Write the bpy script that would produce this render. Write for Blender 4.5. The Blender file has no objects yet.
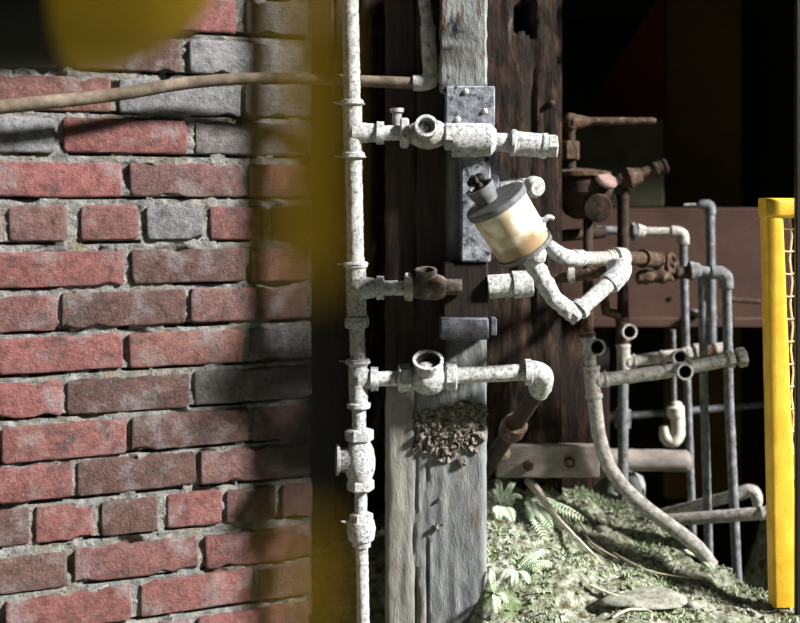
import bpy, bmesh, math, random
import numpy as np
from mathutils import Vector, Matrix, noise
random.seed(7)
S = bpy.context.scene
COL = S.collection
# ------------------------------------------------------------------ camera, world, sun, exposure
F, CZ, HOR = 1100.0, 0.75, 200.0          # focal length in pixels, camera height, horizon row
cam_d = bpy.data.cameras.new('camera')
cam = bpy.data.objects.new('camera', cam_d); COL.objects.link(cam)
cam.location = (0, 0, CZ); cam.rotation_euler = (math.pi/2, 0, 0)
cam_d.sensor_width = 36.0; cam_d.lens = F/800*36.0
cam_d.shift_y = -(311.5-HOR)/800.0
cam_d.clip_start = 0.01
cam_d.dof.use_dof = True; cam_d.dof.focus_distance = 1.82; cam_d.dof.aperture_fstop = 2.5
S.camera = cam
w = bpy.data.worlds.new('world'); S.world = w; w.use_nodes = True
w.node_tree.nodes['Background'].inputs[0].default_value = (0.82, 0.92, 1.0, 1)
w.node_tree.nodes['Background'].inputs[1].default_value = 0.022
AZ, EL = math.radians(69), math.radians(32)
sun_d = bpy.data.lights.new('sun', 'SUN'); sun = bpy.data.objects.new('sun', sun_d); COL.objects.link(sun)
sun_d.energy = 13.5; sun_d.angle = math.radians(7.0); sun_d.color = (1.0, 0.965, 0.90)
TOL = Vector((math.sin(AZ)*math.cos(EL), -math.cos(AZ)*math.cos(EL), math.sin(EL)))
sun.rotation_euler = TOL.to_track_quat('Z', 'Y').to_euler(); sun.location = TOL*6
S.view_settings.view_transform = 'Standard'; S.view_settings.look = 'None'
S.view_settings.exposure = 0.0; S.view_settings.gamma = 1.0; S.view_settings.use_curve_mapping = False

# ------------------------------------------------------------------ helpers
def V(px, py, Y):
    return Vector(((px-400)/F*Y, Y, CZ+(HOR-py)/F*Y))
def R(wpx, Y): return wpx/2*Y/F
def frame(ax):
    ax = ax.normalized()
    ref = Vector((0, 0, 1)) if abs(ax.z) < 0.9 else Vector((0, 1, 0))
    u = ax.cross(ref).normalized(); v = ax.cross(u).normalized()
    return u, v
def skin(bm, rings, cap0=True, cap1=True):
    for a, b in zip(rings[:-1], rings[1:]):
        na, nb = len(a), len(b)
        if na == 1 and nb == 1: continue
        for i in range(max(na, nb)):
            j = (i+1) % max(na, nb)
            if na == 1: bm.faces.new((a[0], b[j], b[i]))
            elif nb == 1: bm.faces.new((a[i], a[j], b[0]))
            else: bm.faces.new((a[i], a[j], b[j], b[i]))
    if cap0 and len(rings[0]) > 2: bm.faces.new(list(reversed(rings[0])))
    if cap1 and len(rings[-1]) > 2: bm.faces.new(rings[-1])
def lathe(bm, p, ax, prof, seg=22, step=None, rot=0.0):
    ax = ax.normalized(); u, v = frame(ax)
    if step:
        q = [prof[0]]
        for a, b in zip(prof[:-1], prof[1:]):
            n = max(1, int(math.hypot(b[0]-a[0], b[1]-a[1])/step))
            for k in range(1, n+1): q.append((a[0]+(b[0]-a[0])*k/n, a[1]+(b[1]-a[1])*k/n))
        prof = q
    rings = []
    for t, r in prof:
        c = p+ax*t
        if r <= 1e-6: rings.append([bm.verts.new(c)])
        else: rings.append([bm.verts.new(c+u*(r*math.cos(rot+2*math.pi*i/seg))+v*(r*math.sin(rot+2*math.pi*i/seg))) for i in range(seg)])
    skin(bm, rings)
def smooth_path(pts, n=8):
    out = []
    P = [pts[0]]+list(pts)+[pts[-1]]
    for i in range(1, len(P)-2):
        for k in range(n):
            t = k/n
            a, b, c, d = P[i-1], P[i], P[i+1], P[i+2]
            out.append(0.5*((2*b)+(c-a)*t+(2*a-5*b+4*c-d)*t*t+(3*b-a-3*c+d)*t**3))
    out.append(P[-2]); return out
def tube(bm, pts, r, seg=16, step=0.008, cap=True):
    """pts: vectors; r: number or list per point"""
    rs = r if isinstance(r, (list, tuple)) else [r]*len(pts)
    if len(rs) != len(pts):
        rs = list(np.interp(np.linspace(0, 1, len(pts)), np.linspace(0, 1, len(rs)), rs))
    P, Q = [pts[0]], [rs[0]]
    for i in range(len(pts)-1):
        n = max(1, int((pts[i+1]-pts[i]).length/step))
        for k in range(1, n+1):
            P.append(pts[i].lerp(pts[i+1], k/n)); Q.append(rs[i]+(rs[i+1]-rs[i])*k/n)
    u = None; rings = []
    for i, c in enumerate(P):
        t = (P[min(i+1, len(P)-1)]-P[max(i-1, 0)]).normalized()
        if u is None: u, _ = frame(t)
        u = (u-t*u.dot(t)).normalized(); v = t.cross(u)
        rings.append([bm.verts.new(c+u*(Q[i]*math.cos(2*math.pi*k/seg))+v*(Q[i]*math.sin(2*math.pi*k/seg))) for k in range(seg)])
    skin(bm, rings, cap, cap)
def hexn(bm, p, ax, t0, t1, r, rot=0.3):
    c = min(0.12*r, (t1-t0)*0.2)
    lathe(bm, p, ax, [(t0, r*0.86), (t0+c, r), (t1-c, r), (t1, r*0.86)], 6, None, rot)
def box(bm, x0, x1, y0, y1, z0, z1, bev=0.0, seg=1):
    m = Matrix.Translation(((x0+x1)/2, (y0+y1)/2, (z0+z1)/2)) @ Matrix.Diagonal((x1-x0, y1-y0, z1-z0, 1))
    r = bmesh.ops.create_cube(bm, size=1, matrix=m)
    if bev > 0:
        es = list({e for vv in r['verts'] for e in vv.link_edges})
        bmesh.ops.bevel(bm, geom=es, offset=bev, segments=seg, affect='EDGES', profile=0.5)
def crust(bm, amp, freq, off=0.0):
    bm.normal_update()
    for vv in bm.verts:
        q = vv.co*freq+Vector((off, off*1.7, -off))
        vv.co += vv.normal*amp*(noise.noise(q)+0.55*noise.noise(q*2.3))
def blob(bm, c, r, amp=0.35, sub=1, sq=(1, 1, 1), flat=False):
    res = bmesh.ops.create_icosphere(bm, subdivisions=sub, radius=1.0)
    off = Vector((random.random()*50, random.random()*50, 0))
    rm = Matrix.Rotation(random.random()*6.3, 3, Vector((random.random()-.5, random.random()-.5, random.random()+.01)).normalized()) if not flat else Matrix.Identity(3)
    for vv in res['verts']:
        d = vv.co.normalized(); k = 1+amp*noise.noise(d*1.6+off)*2
        q = rm @ Vector((d.x*sq[0], d.y*sq[1], d.z*sq[2]))
        vv.co = c+q*(r*k)
def build(name, bm, mat, parent=None, ang=38, smooth=True, center=True):
    bmesh.ops.recalc_face_normals(bm, faces=bm.faces)
    base = Vector((0, 0, 0))
    if parent is not None: base = world_loc(parent)
    c = base.copy()
    if center and bm.verts:
        lo = Vector([min(v.co[i] for v in bm.verts) for i in range(3)])
        hi = Vector([max(v.co[i] for v in bm.verts) for i in range(3)])
        c = (lo+hi)/2
        if parent is None: c.z = lo.z
    for v in bm.verts: v.co -= c
    me = bpy.data.meshes.new(name); bm.to_mesh(me); bm.free()
    if smooth:
        me.shade_smooth(); me.set_sharp_from_angle(angle=math.radians(ang))
    o = bpy.data.objects.new(name, me); COL.objects.link(o)
    if parent is not None: o.parent = parent
    o.location = c-base
    me.materials.append(mat)
    return o
def world_loc(o):
    l = o.location.copy()
    while o.parent: o = o.parent; l += o.location
    return l
def tag(o, label, cat, group=None):
    o['label'] = label; o['category'] = cat
    if group: o['group'] = group
    return o
def thing(name, loc, label, cat, group=None):
    o = bpy.data.objects.new(name, None); COL.objects.link(o); o.location = loc; o.empty_display_size = 0.05
    return tag(o, label, cat, group)
def struct(o): o['kind'] = 'structure'; return o

# ------------------------------------------------------------------ materials
def ramp(nt, fac, stops):
    n = nt.nodes.new('ShaderNodeValToRGB'); cr = n.color_ramp
    while len(cr.elements) < len(stops): cr.elements.new(0.5)
    for e, (p, c) in zip(cr.elements, stops):
        e.position = p; e.color = (c[0], c[1], c[2], 1) if isinstance(c, (tuple, list)) else (c, c, c, 1)
    nt.links.new(fac, n.inputs[0]); return n.outputs[0]
def nz(nt, vec, scale, detail=4, rough=0.6):
    n = nt.nodes.new('ShaderNodeTexNoise'); n.inputs['Scale'].default_value = scale
    n.inputs['Detail'].default_value = detail; n.inputs['Roughness'].default_value = rough
    nt.links.new(vec, n.inputs['Vector']); return n.outputs[0]
def mixc(nt, f, a, b):
    n = nt.nodes.new('ShaderNodeMix'); n.data_type = 'RGBA'
    for s, x in ((n.inputs[0], f), (n.inputs[6], a), (n.inputs[7], b)):
        if hasattr(x, 'is_linked'): nt.links.new(x, s)
        elif isinstance(x, (int, float)): s.default_value = x
        else: s.default_value = (x[0], x[1], x[2], 1)
    return n.outputs[2]
def coords(nt, stretch=(1, 1, 1), world=False, rnd=False):
    if world: vec = nt.nodes.new('ShaderNodeNewGeometry').outputs['Position']
    else: vec = nt.nodes.new('ShaderNodeTexCoord').outputs['Object']
    if rnd:
        oi = nt.nodes.new('ShaderNodeObjectInfo')
        m = nt.nodes.new('ShaderNodeVectorMath'); m.operation = 'MULTIPLY_ADD'
        cb = nt.nodes.new('ShaderNodeCombineXYZ')
        for i in range(3): nt.links.new(oi.outputs['Random'], cb.inputs[i])
        nt.links.new(cb.outputs[0], m.inputs[0]); m.inputs[1].default_value = (9, 7, 5); nt.links.new(vec, m.inputs[2]); vec = m.outputs[0]
    mp = nt.nodes.new('ShaderNodeMapping'); mp.inputs['Scale'].default_value = stretch
    nt.links.new(vec, mp.inputs[0]); return mp.outputs[0]
def newmat(name):
    m = bpy.data.materials.new(name); m.use_nodes = True
    return m, m.node_tree, m.node_tree.nodes['Principled BSDF']
def bump(nt, b, h, st, dist):
    n = nt.nodes.new('ShaderNodeBump'); n.inputs['Strength'].default_value = st; n.inputs['Distance'].default_value = dist
    nt.links.new(h, n.inputs['Height']); nt.links.new(n.outputs[0], b.inputs['Normal'])
def surf(name, stops, scale=60, stretch=(1, 1, 1), rough=0.85, metal=0.0, patch=None, bst=0.5, bsc=220, bdist=0.003, spec=0.3, world=True, patch2=None):
    """base ramp on one noise, optional patches (colour, scale, lo, hi) on others, fine relief"""
    m, nt, b = newmat(name)
    vec = coords(nt, stretch, world)
    c = ramp(nt, nz(nt, vec, scale, 6, 0.65), stops)
    for p in (patch, patch2):
        if p:
            f = ramp(nt, nz(nt, vec, p[1], 5, 0.6), [(p[2], 0.0), (p[3], 1.0)])
            c = mixc(nt, f, c, p[0])
    nt.links.new(c, b.inputs['Base Color'])
    b.inputs['Roughness'].default_value = rough; b.inputs['Metallic'].default_value = metal
    b.inputs['Specular IOR Level'].default_value = spec
    if bst: bump(nt, b, nz(nt, vec, bsc, 5, 0.7), bst, bdist)
    return m
M = {}
M['lime'] = surf('lime_crusted_pipe', [(0.30, (0.10, 0.10, 0.105)), (0.44, (0.47, 0.48, 0.50)), (0.64, (0.80, 0.81, 0.83))], 150, patch=((0.06, 0.056, 0.053), 230, 0.60, 0.69), bst=1.0, bsc=330, bdist=0.006)
M['galv'] = surf('weathered_grey_pipe', [(0.3, (0.13, 0.124, 0.118)), (0.48, (0.35, 0.337, 0.322)), (0.68, (0.56, 0.545, 0.525))], 90, patch=((0.16, 0.09, 0.055), 60, 0.60, 0.72), bst=0.6, bsc=300)
M['dgalv'] = surf('dull_grey_pipe', [(0.3, (0.06, 0.06, 0.065)), (0.55, (0.17, 0.18, 0.20)), (0.75, (0.30, 0.32, 0.35))], 70, patch=((0.10, 0.055, 0.04), 45, 0.58, 0.7), bst=0.4, bsc=260)
M['rust'] = surf('rusty_brown_iron', [(0.3, (0.018, 0.011, 0.008)), (0.5, (0.062, 0.036, 0.023)), (0.72, (0.135, 0.085, 0.055))], 80, patch=((0.24, 0.21, 0.175), 110, 0.60, 0.72), bst=0.7, bsc=260)
M['rustgrey'] = surf('brown_grey_iron', [(0.3, (0.03, 0.023, 0.02)), (0.5, (0.10, 0.08, 0.068)), (0.72, (0.22, 0.195, 0.175))], 80, patch=((0.085, 0.04, 0.022), 60, 0.56, 0.7), bst=0.7, bsc=260)
M['rustdark'] = surf('dark_rusty_iron', [(0.3, (0.012, 0.008, 0.007)), (0.55, (0.035, 0.02, 0.014)), (0.75, (0.085, 0.05, 0.032))], 70, bst=0.6, bsc=240)
M['bore'] = surf('dark_pipe_bore', [(0.3, (0.010, 0.008, 0.007)), (0.7, (0.05, 0.035, 0.025))], 120, bst=0.3)
M['hose'] = surf('brown_grey_conduit', [(0.3, (0.055, 0.042, 0.03)), (0.5, (0.12, 0.095, 0.07)), (0.72, (0.24, 0.20, 0.16))], 25, patch=((0.03, 0.02, 0.014), 10, 0.55, 0.7), bst=0.4)
M['plate'] = surf('blue_grey_bracket_plate', [(0.28, (0.06, 0.066, 0.08)), (0.5, (0.20, 0.22, 0.265)), (0.72, (0.40, 0.42, 0.47))], 75, patch=((0.025, 0.022, 0.026), 48, 0.55, 0.63), bst=0.8, bsc=260)
M['dplate'] = surf('dark_blue_grey_flange', [(0.3, (0.03, 0.03, 0.036)), (0.5, (0.085, 0.088, 0.11)), (0.72, (0.20, 0.22, 0.27))], 60, patch=((0.06, 0.03, 0.022), 30, 0.55, 0.68), bst=0.7)
M['wood'] = surf('weathered_grey_timber', [(0.25, (0.11, 0.115, 0.12)), (0.5, (0.21, 0.22, 0.225)), (0.75, (0.33, 0.34, 0.33))], 22, (2.0, 1, 0.8), patch=((0.13, 0.085, 0.06), 18, 0.54, 0.64), bst=0.9, bsc=60, bdist=0.005, patch2=((0.03, 0.03, 0.034), 26, 0.57, 0.65))
def post_mat():
    m = surf('weathered_grey_post', [(0.25, (0.085, 0.09, 0.097)), (0.5, (0.165, 0.175, 0.185)), (0.75, (0.27, 0.28, 0.275))], 22, (2.6, 1, 0.7), patch=((0.12, 0.09, 0.066), 9, 0.58, 0.74), bst=0.8, bsc=70, bdist=0.004)
    nt = m.node_tree; b = nt.nodes['Principled BSDF']; c0 = b.inputs['Base Color'].links[0].from_socket
    sx = nt.nodes.new('ShaderNodeSeparateXYZ'); nt.links.new(coords(nt, (1, 1, 1), True), sx.inputs[0])
    a = nt.nodes.new('ShaderNodeMath'); a.operation = 'MULTIPLY_ADD'; nt.links.new(nz(nt, coords(nt, (1, 1, .25), True), 30), a.inputs[0]); a.inputs[1].default_value = 0.03; nt.links.new(sx.outputs[0], a.inputs[2])
    f = ramp(nt, a.outputs[0], [(0.026, 0.5), (0.052, 0.0)])          # bare pale strip along the left edge
    c1 = mixc(nt, f, c0, (0.24, 0.222, 0.19))
    # dark brown stain with shade painted in, upper post left of bracket; uneven edge
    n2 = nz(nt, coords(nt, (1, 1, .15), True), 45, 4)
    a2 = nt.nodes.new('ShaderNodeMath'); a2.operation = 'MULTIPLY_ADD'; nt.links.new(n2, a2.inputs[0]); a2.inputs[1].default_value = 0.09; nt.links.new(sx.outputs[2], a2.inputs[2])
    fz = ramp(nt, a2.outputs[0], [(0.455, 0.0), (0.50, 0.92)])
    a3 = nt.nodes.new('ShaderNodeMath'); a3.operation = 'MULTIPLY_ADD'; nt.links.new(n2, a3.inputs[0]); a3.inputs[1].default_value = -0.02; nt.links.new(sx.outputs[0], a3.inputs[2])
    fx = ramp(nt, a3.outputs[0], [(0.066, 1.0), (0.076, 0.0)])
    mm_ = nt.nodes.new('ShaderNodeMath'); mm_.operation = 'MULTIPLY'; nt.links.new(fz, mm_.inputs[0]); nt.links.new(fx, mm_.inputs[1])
    stain_shade = ramp(nt, nz(nt, coords(nt, (4, 1, .4), True), 24, 4), [(0.35, (0.010, 0.006, 0.005)), (0.65, (0.04, 0.019, 0.012))])
    nt.links.new(mixc(nt, mm_.outputs[0], c1, stain_shade), b.inputs['Base Color']); return m
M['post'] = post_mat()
M['darkwood'] = surf('dark_brown_timber', [(0.32, (0.003, 0.002, 0.0015)), (0.52, (0.016, 0.008, 0.005)), (0.72, (0.085, 0.042, 0.022))], 26, (2.2, 1, 0.55), patch=((0.13, 0.125, 0.115), 9, 0.62, 0.72), bst=0.9, bsc=60, bdist=0.005)
M['soot_shade'] = surf('soot_shade_boards', [(0.3, (0.004, 0.003, 0.003)), (0.7, (0.018, 0.011, 0.008))], 12, (3, 3, 0.4), bst=0.5, bsc=50)  # near-black boards; also paints shade onto the lower bracket web
M['mortar'] = surf('rough_grey_mortar', [(0.3, (0.10, 0.10, 0.105)), (0.5, (0.24, 0.242, 0.24)), (0.70, (0.42, 0.42, 0.40))], 75, patch=((0.20, 0.165, 0.11), 16, 0.5, 0.72), patch2=((0.05, 0.048, 0.045), 150, 0.58, 0.66), bst=1.0, bsc=260, bdist=0.008)
M['yellow'] = surf('yellow_painted_steel', [(0.3, (0.72, 0.40, 0.015)), (0.6, (0.92, 0.57, 0.05))], 22, rough=0.5, patch=((0.16, 0.09, 0.02), 120, 0.68, 0.76), bst=0.25, bsc=180, spec=0.5)
M['black'] = surf('black_painted_steel', [(0.3, (0.006, 0.006, 0.006)), (0.7, (0.014, 0.012, 0.010))], 30, rough=0.6, bst=0.2)
M['olive'] = surf('yellow_safety_paint', [(0.3, (0.37, 0.225, 0.005)), (0.7, (0.47, 0.30, 0.010))], 14, rough=0.55, bst=0.15)
M['wire'] = surf('bright_mesh_wire', [(0.3, (0.45, 0.40, 0.30)), (0.7, (0.75, 0.70, 0.6))], 80, bst=0.2)
M['brownpanel'] = surf('red_brown_sheet', [(0.3, (0.045, 0.022, 0.016)), (0.7, (0.075, 0.040, 0.030))], 9, patch=((0.045, 0.02, 0.012), 5, 0.55, 0.75), bst=0.3, bsc=60)
M['redboard'] = surf('dark_red_board', [(0.3, (0.05, 0.008, 0.004)), (0.7, (0.075, 0.014, 0.007))], 8, bst=0.2)
M['oliveboard'] = surf('olive_brown_board', [(0.3, (0.05, 0.028, 0.005)), (0.7, (0.085, 0.05, 0.012))], 8, bst=0.2)
M['concrete'] = surf('mossy_concrete', [(0.3, (0.022, 0.022, 0.015)), (0.7, (0.075, 0.072, 0.052))], 14, (1, 1, 0.6), patch=((0.06, 0.065, 0.035), 9, 0.52, 0.7), bst=0.6, bsc=90)
M['porcelain'] = surf('cream_porcelain', [(0.3, (0.52, 0.50, 0.42)), (0.7, (0.66, 0.64, 0.56))], 30, rough=0.35, bst=0.1)
M['capgrey'] = surf('grey_cup_lid', [(0.3, (0.07, 0.075, 0.08)), (0.7, (0.20, 0.21, 0.22))], 90, rough=0.5, bst=0.3)
M['rivet'] = surf('bright_rivet_head', [(0.3, (0.55, 0.54, 0.5)), (0.7, (0.8, 0.8, 0.77))], 200, bst=0.3)
M['pink'] = surf('faded_pink_disc', [(0.3, (0.16, 0.10, 0.09)), (0.7, (0.28, 0.19, 0.17))], 90, bst=0.3)
M['beam'] = surf('pale_grey_steel_bar', [(0.3, (0.13, 0.11, 0.10)), (0.7, (0.31, 0.28, 0.26))], 40, (0.6, 1, 1), patch=((0.15, 0.10, 0.07), 20, 0.6, 0.75), bst=0.5)
M['soil'] = surf('mossy_soil', [(0.34, (0.05, 0.04, 0.022)), (0.45, (0.21, 0.22, 0.15)), (0.56, (0.38, 0.41, 0.33)), (0.70, (0.62, 0.65, 0.58))], 75, patch=((0.19, 0.27, 0.11), 11, 0.54, 0.68), patch2=((0.085, 0.062, 0.025), 34, 0.55, 0.66), bst=1.0, bsc=150, bdist=0.008)
M['pebble'] = surf('grey_pebbles', [(0.3, (0.11, 0.10, 0.08)), (0.5, (0.23, 0.235, 0.20)), (0.72, (0.42, 0.43, 0.39))], 60, bst=0.5)
M['moss'] = surf('pale_green_moss', [(0.3, (0.14, 0.21, 0.08)), (0.5, (0.32, 0.42, 0.25)), (0.7, (0.58, 0.66, 0.52))], 45, bst=0)
M['fern'] = surf('pale_fern', [(0.3, (0.42, 0.58, 0.36)), (0.7, (0.76, 0.84, 0.70))], 50, bst=0)
M['twig'] = surf('pale_dry_twig', [(0.3, (0.42, 0.35, 0.26)), (0.7, (0.72, 0.66, 0.56))], 60, bst=0.4)
M['rock'] = surf('blue_grey_rock', [(0.3, (0.10, 0.11, 0.11)), (0.7, (0.27, 0.29, 0.28))], 25, bst=0.7, bsc=90)
M['crustbrown'] = surf('flaky_brown_crust', [(0.3, (0.05, 0.042, 0.036)), (0.5, (0.16, 0.14, 0.12)), (0.72, (0.36, 0.33, 0.29))], 70, bst=0.6)
# brick: own colour from the object's colour, lime bloom and sooty patches
def brick_mat():
    m, nt, b = newmat('old_brick')
    vec = coords(nt, (1, 1, 1), False, True)
    oi = nt.nodes.new('ShaderNodeObjectInfo')
    n1 = ramp(nt, nz(nt, vec, 60, 8, 0.78), [(0.30, 0.30), (0.70, 1.45)])
    mu = nt.nodes.new('ShaderNodeMix'); mu.data_type = 'RGBA'; mu.blend_type = 'MULTIPLY'; mu.inputs[0].default_value = 1
    nt.links.new(oi.outputs['Color'], mu.inputs[6]); nt.links.new(n1, mu.inputs[7])
    c = mu.outputs[2]
    f = ramp(nt, nz(nt, vec, 17, 6, 0.65), [(0.52, 0.0), (0.66, 0.55)])
    c = mixc(nt, f, c, (0.235, 0.225, 0.240))
    f = ramp(nt, nz(nt, vec, 22, 5, 0.7), [(0.56, 0.0), (0.70, 0.85)])
    c = mixc(nt, f, c, (0.05, 0.045, 0.048))
    f = ramp(nt, nz(nt, vec, 300, 3, 0.6), [(0.66, 0.0), (0.72, 0.7)])
    c = mixc(nt, f, c, (0.30, 0.27, 0.26))
    nt.links.new(c, b.inputs['Base Color']); b.inputs['Roughness'].default_value = 0.85
    b.inputs['Specular IOR Level'].default_value = 0.3
    bump(nt, b, nz(nt, vec, 170, 6, 0.75), 1.0, 0.005)
    return m
M['brick'] = brick_mat()
def cup_mat():
    m, nt, b = newmat('amber_stained_cup')
    vec = coords(nt)
    sp = nt.nodes.new('ShaderNodeSeparateXYZ'); nt.links.new(coords(nt), sp.inputs[0])
    ax = nt.nodes.new('ShaderNodeVectorMath'); ax.operation = 'DOT_PRODUCT'
    nt.links.new(vec, ax.inputs[0]); ax.inputs[1].default_value = (-0.50, -0.20, 0.84)
    n = nz(nt, vec, 28, 5, 0.6)
    ma = nt.nodes.new('ShaderNodeMath'); ma.operation = 'MULTIPLY_ADD'
    nt.links.new(n, ma.inputs[0]); ma.inputs[1].default_value = 0.055; nt.links.new(ax.outputs['Value'], ma.inputs[2])
    f = ramp(nt, ma.outputs[0], [(0.0, 0.8), (0.012, 0.0)])
    c = ramp(nt, nz(nt, vec, 24, 4), [(0.38, (0.50, 0.40, 0.25)), (0.58, (0.86, 0.82, 0.72))])
    c = mixc(nt, f, c, (0.25, 0.155, 0.075))
    nt.links.new(c, b.inputs['Base Color']); b.inputs['Roughness'].default_value = 0.3
    b.inputs['Subsurface Weight'].default_value = 0.25; b.inputs['Subsurface Radius'].default_value = (0.01, 0.006, 0.003)
    return m
M['cup'] = cup_mat()

# ------------------------------------------------------------------ brick wall on the left
WS = 0.398; WC = 1/math.hypot(1, WS)            # slope of the wall line, cosine
def wallX(px):
    t = (px-400)/F
    return t*1.9956/(1-WS*t)
def s_of(px): return (wallX(px)+0.592)/WC
def W(s, d, z):                                  # s along the wall, d out of the wall, z up
    X = -0.592+s*WC; Y = 1.76+WS*(s*WC)
    n = Vector((WS*WC, -WC, 0))
    return Vector((X, Y, 0))+n*d+Vector((0, 0, z))
S0, S1 = -0.75, s_of(312)
tops = {0: .345, 1: .272, 2: .204, 3: .136, 4: .065, 5: -.009, 6: -.081, 7: -.150, 8: -.220, 9: -.289, 10: -.358, 11: -.4245, 12: -.493, 13: -.566, 14: -.634, 15: -.705}
bm = bmesh.new()
ns, nzz = 260, 760
Z1 = 1.75
grid = []
for j in range(nzz+1):
    row = []
    for i in range(ns+1):
        s = S0+(S1-S0)*i/ns; z = -0.05+(Z1+0.05)*j/nzz
        q = Vector((s*60, z*60, 3))
        d = -0.0040+0.004*noise.noise(q)+0.003*noise.noise(q*2.7)+0.030*min(0, noise.noise(Vector((s*16, z*22, 7)))+0.18)
        for k_ in tops:                            # mortar washed out under the bricks of a course
            g_ = CZ+tops[k_]-0.0595-z
            if -0.002 < g_ < 0.0034 and noise.noise(Vector((s*22, k_*3.1, 5))) > -0.12: d -= 0.013
        row.append(bm.verts.new(W(s, d, z)))
    grid.append(row)
for j in range(nzz):
    for i in range(ns): bm.faces.new((grid[j][i], grid[j][i+1], grid[j+1][i+1], grid[j+1][i]))
bk = [bm.verts.new(W(s, -0.24, z)) for s, z in ((S0, -0.05), (S1, -0.05), (S1, Z1), (S0, Z1))]
bm.faces.new([bk[1], bk[0], bk[3], bk[2]])
bm.faces.new([g[-1] for g in grid]+[bk[2], bk[1]])
bm.faces.new([bk[0], bk[3]]+[g[0] for g in reversed(grid)])
bm.faces.new(grid[-1]+[bk[2], bk[3]][0:2])
wall = struct(build('wall_left', bm, M['mortar']))
wall['label'] = 'old red brick wall with rough recessed grey mortar behind the crusted riser pipe'
# joints read from the photograph: (left px, right px) of each brick face in view
rows = {0: [(-4, 112), (118, 236), (246, 308)], 1: [(-2, 55), (62, 180), (189, 303)], 2: [(-4, 111), (118, 241), (245, 311)],
        3: [(-6, 55), (63, 187), (195, 308)], 4: [(-3, 121), (130, 243), (249, 310)],
        5: [(8, 68), (80, 138), (146, 203), (210, 264), (272, 311)], 6: [(-3, 124), (131, 246), (251, 309)],
        7: [(-4, 57), (61, 186), (190, 305)], 8: [(-2, 123), (129, 244), (250, 310)], 9: [(-4, 62), (67, 189), (194, 308)],
        10: [(2, 126), (131, 248), (253, 311)], 11: [(-4, 72), (77, 196), (200, 309)], 12: [(-22, 29), (35, 93), (101, 158), (167, 222), (226, 276), (281, 312)],
        13: [(-4, 67), (74, 198), (205, 310)], 14: [(5, 131), (140, 253), (259, 311)], 15: [(-2, 60), (68, 190), (198, 308)]}
RED = [(0.180, 0.074, 0.070), (0.205, 0.082, 0.080), (0.155, 0.073, 0.070), (0.185, 0.090, 0.080), (0.15, 0.082, 0.078)]
GREY = [(0.19, 0.19, 0.205), (0.15, 0.135, 0.14)]
greys = {(1, 2): 0, (2, 1): 0, (3, 0): 0, (3, 2): 1, (5, 2): 0, (2, 2): 1, (8, 2): 1, (9, 2): 1, (0, 2): 1}
duskys = {(1, 0), (1, 1), (7, 1), (9, 1), (10, 1), (12, 0), (12, 2), (13, 0), (12, 4), (6, 1), (11, 1)}
def brick(s0, s1, z0, z1, proud, col, tone=1.0):
    bm = bmesh.new()
    out = []
    c = 0.002+random.random()*0.003
    L, H = s1-s0, z1-z0
    nl = max(3, int(L/0.018))
    pts = []
    for k in range(nl+1): pts.append((s0+c+(L-2*c)*k/nl, z0))
    pts += [(s1, z0+c), (s1, z1-c)]
    for k in range(nl+1): pts.append((s1-c-(L-2*c)*k/nl, z1))
    pts += [(s0, z1-c), (s0, z0+c)]
    off = random.random()*90
    P = []
    tilt = random.uniform(-0.0015, 0.0015)
    for s, z in pts:
        a = 0.0016*noise.noise(Vector((s*70, z*70, off))); b2 = 0.0017*noise.noise(Vector((s*70, z*70, off+9)))
        if random.random() < 0.08: b2 += 0.006*(1 if z < (z0+z1)/2 else -1)
        P.append((s+a, z+b2+tilt*(s-s0)/L))
    cs, cz = (s0+s1)/2, (z0+z1)/2
    rings = []
    for d, ins in ((-0.030, 0.0), (proud-0.004, 0.0), (proud-0.0008, 0.0016), (proud, 0.005)):
        rg = []
        for s, z in P:
            ss = cs+(s-cs)*(1-ins/(L/2)); zz = cz+(z-cz)*(1-ins/(H/2))
            dd = d+(0.0012*noise.noise(Vector((s*40, z*40, off+20))) if d > 0 else 0)
            rg.append(bm.verts.new(W(ss, dd, zz)))
        rings.append(rg)
    skin(bm, rings, False, True)
    o = build('brick', bm, M['brick'], wall, ang=50)
    k = tone*random.uniform(0.88, 1.12)
    o.color = (col[0]*k, col[1]*k, col[2]*k, 1)
    return o
stamped = None
for r in sorted(tops):
    z1 = CZ+tops[r]-0.002; z0 = z1-0.0570
    lst = rows[r]
    for i, (a, b) in enumerate(lst):
        if (r, i) in greys: col = GREY[greys[(r, i)]]
        elif (r, i) in duskys: col = (0.105, 0.060, 0.053)
        else: col = random.choice(RED)
        lift = random.uniform(-0.002, 0.002)
        o = brick(s_of(a), s_of(b), z0+lift, z1+lift, random.uniform(0.000, 0.005), col)
        if (r, i) == (11, 0): stamped = (o, s_of(0), z0, z1)
    s = s_of(lst[0][0])-0.011                     # the wall goes on to the left of the picture
    k = 0
    while s > S0+0.03:
        L = 0.1 if r in (5, 12) else (0.2 if k else 0.2)
        brick(max(S0, s-L), s, z0, z1, 0.002, random.choice(RED)); s -= L+0.011; k += 1
for r in range(9):                                # courses above and below the picture
    zt = CZ+0.345+0.07*(r+1) if r < 8 else 0.04
    if r == 8: zt = CZ-0.705-0.07*0-0.07
    if zt > Z1-0.01 or zt-0.0555 < -0.04: continue
    s = S1-0.004-(0.09 if r % 2 else 0)
    while s > S0+0.03:
        brick(max(S0, s-0.2), s, zt-0.0585, zt-0.003, 0.002, random.choice(RED)); s -= 0.211
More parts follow.
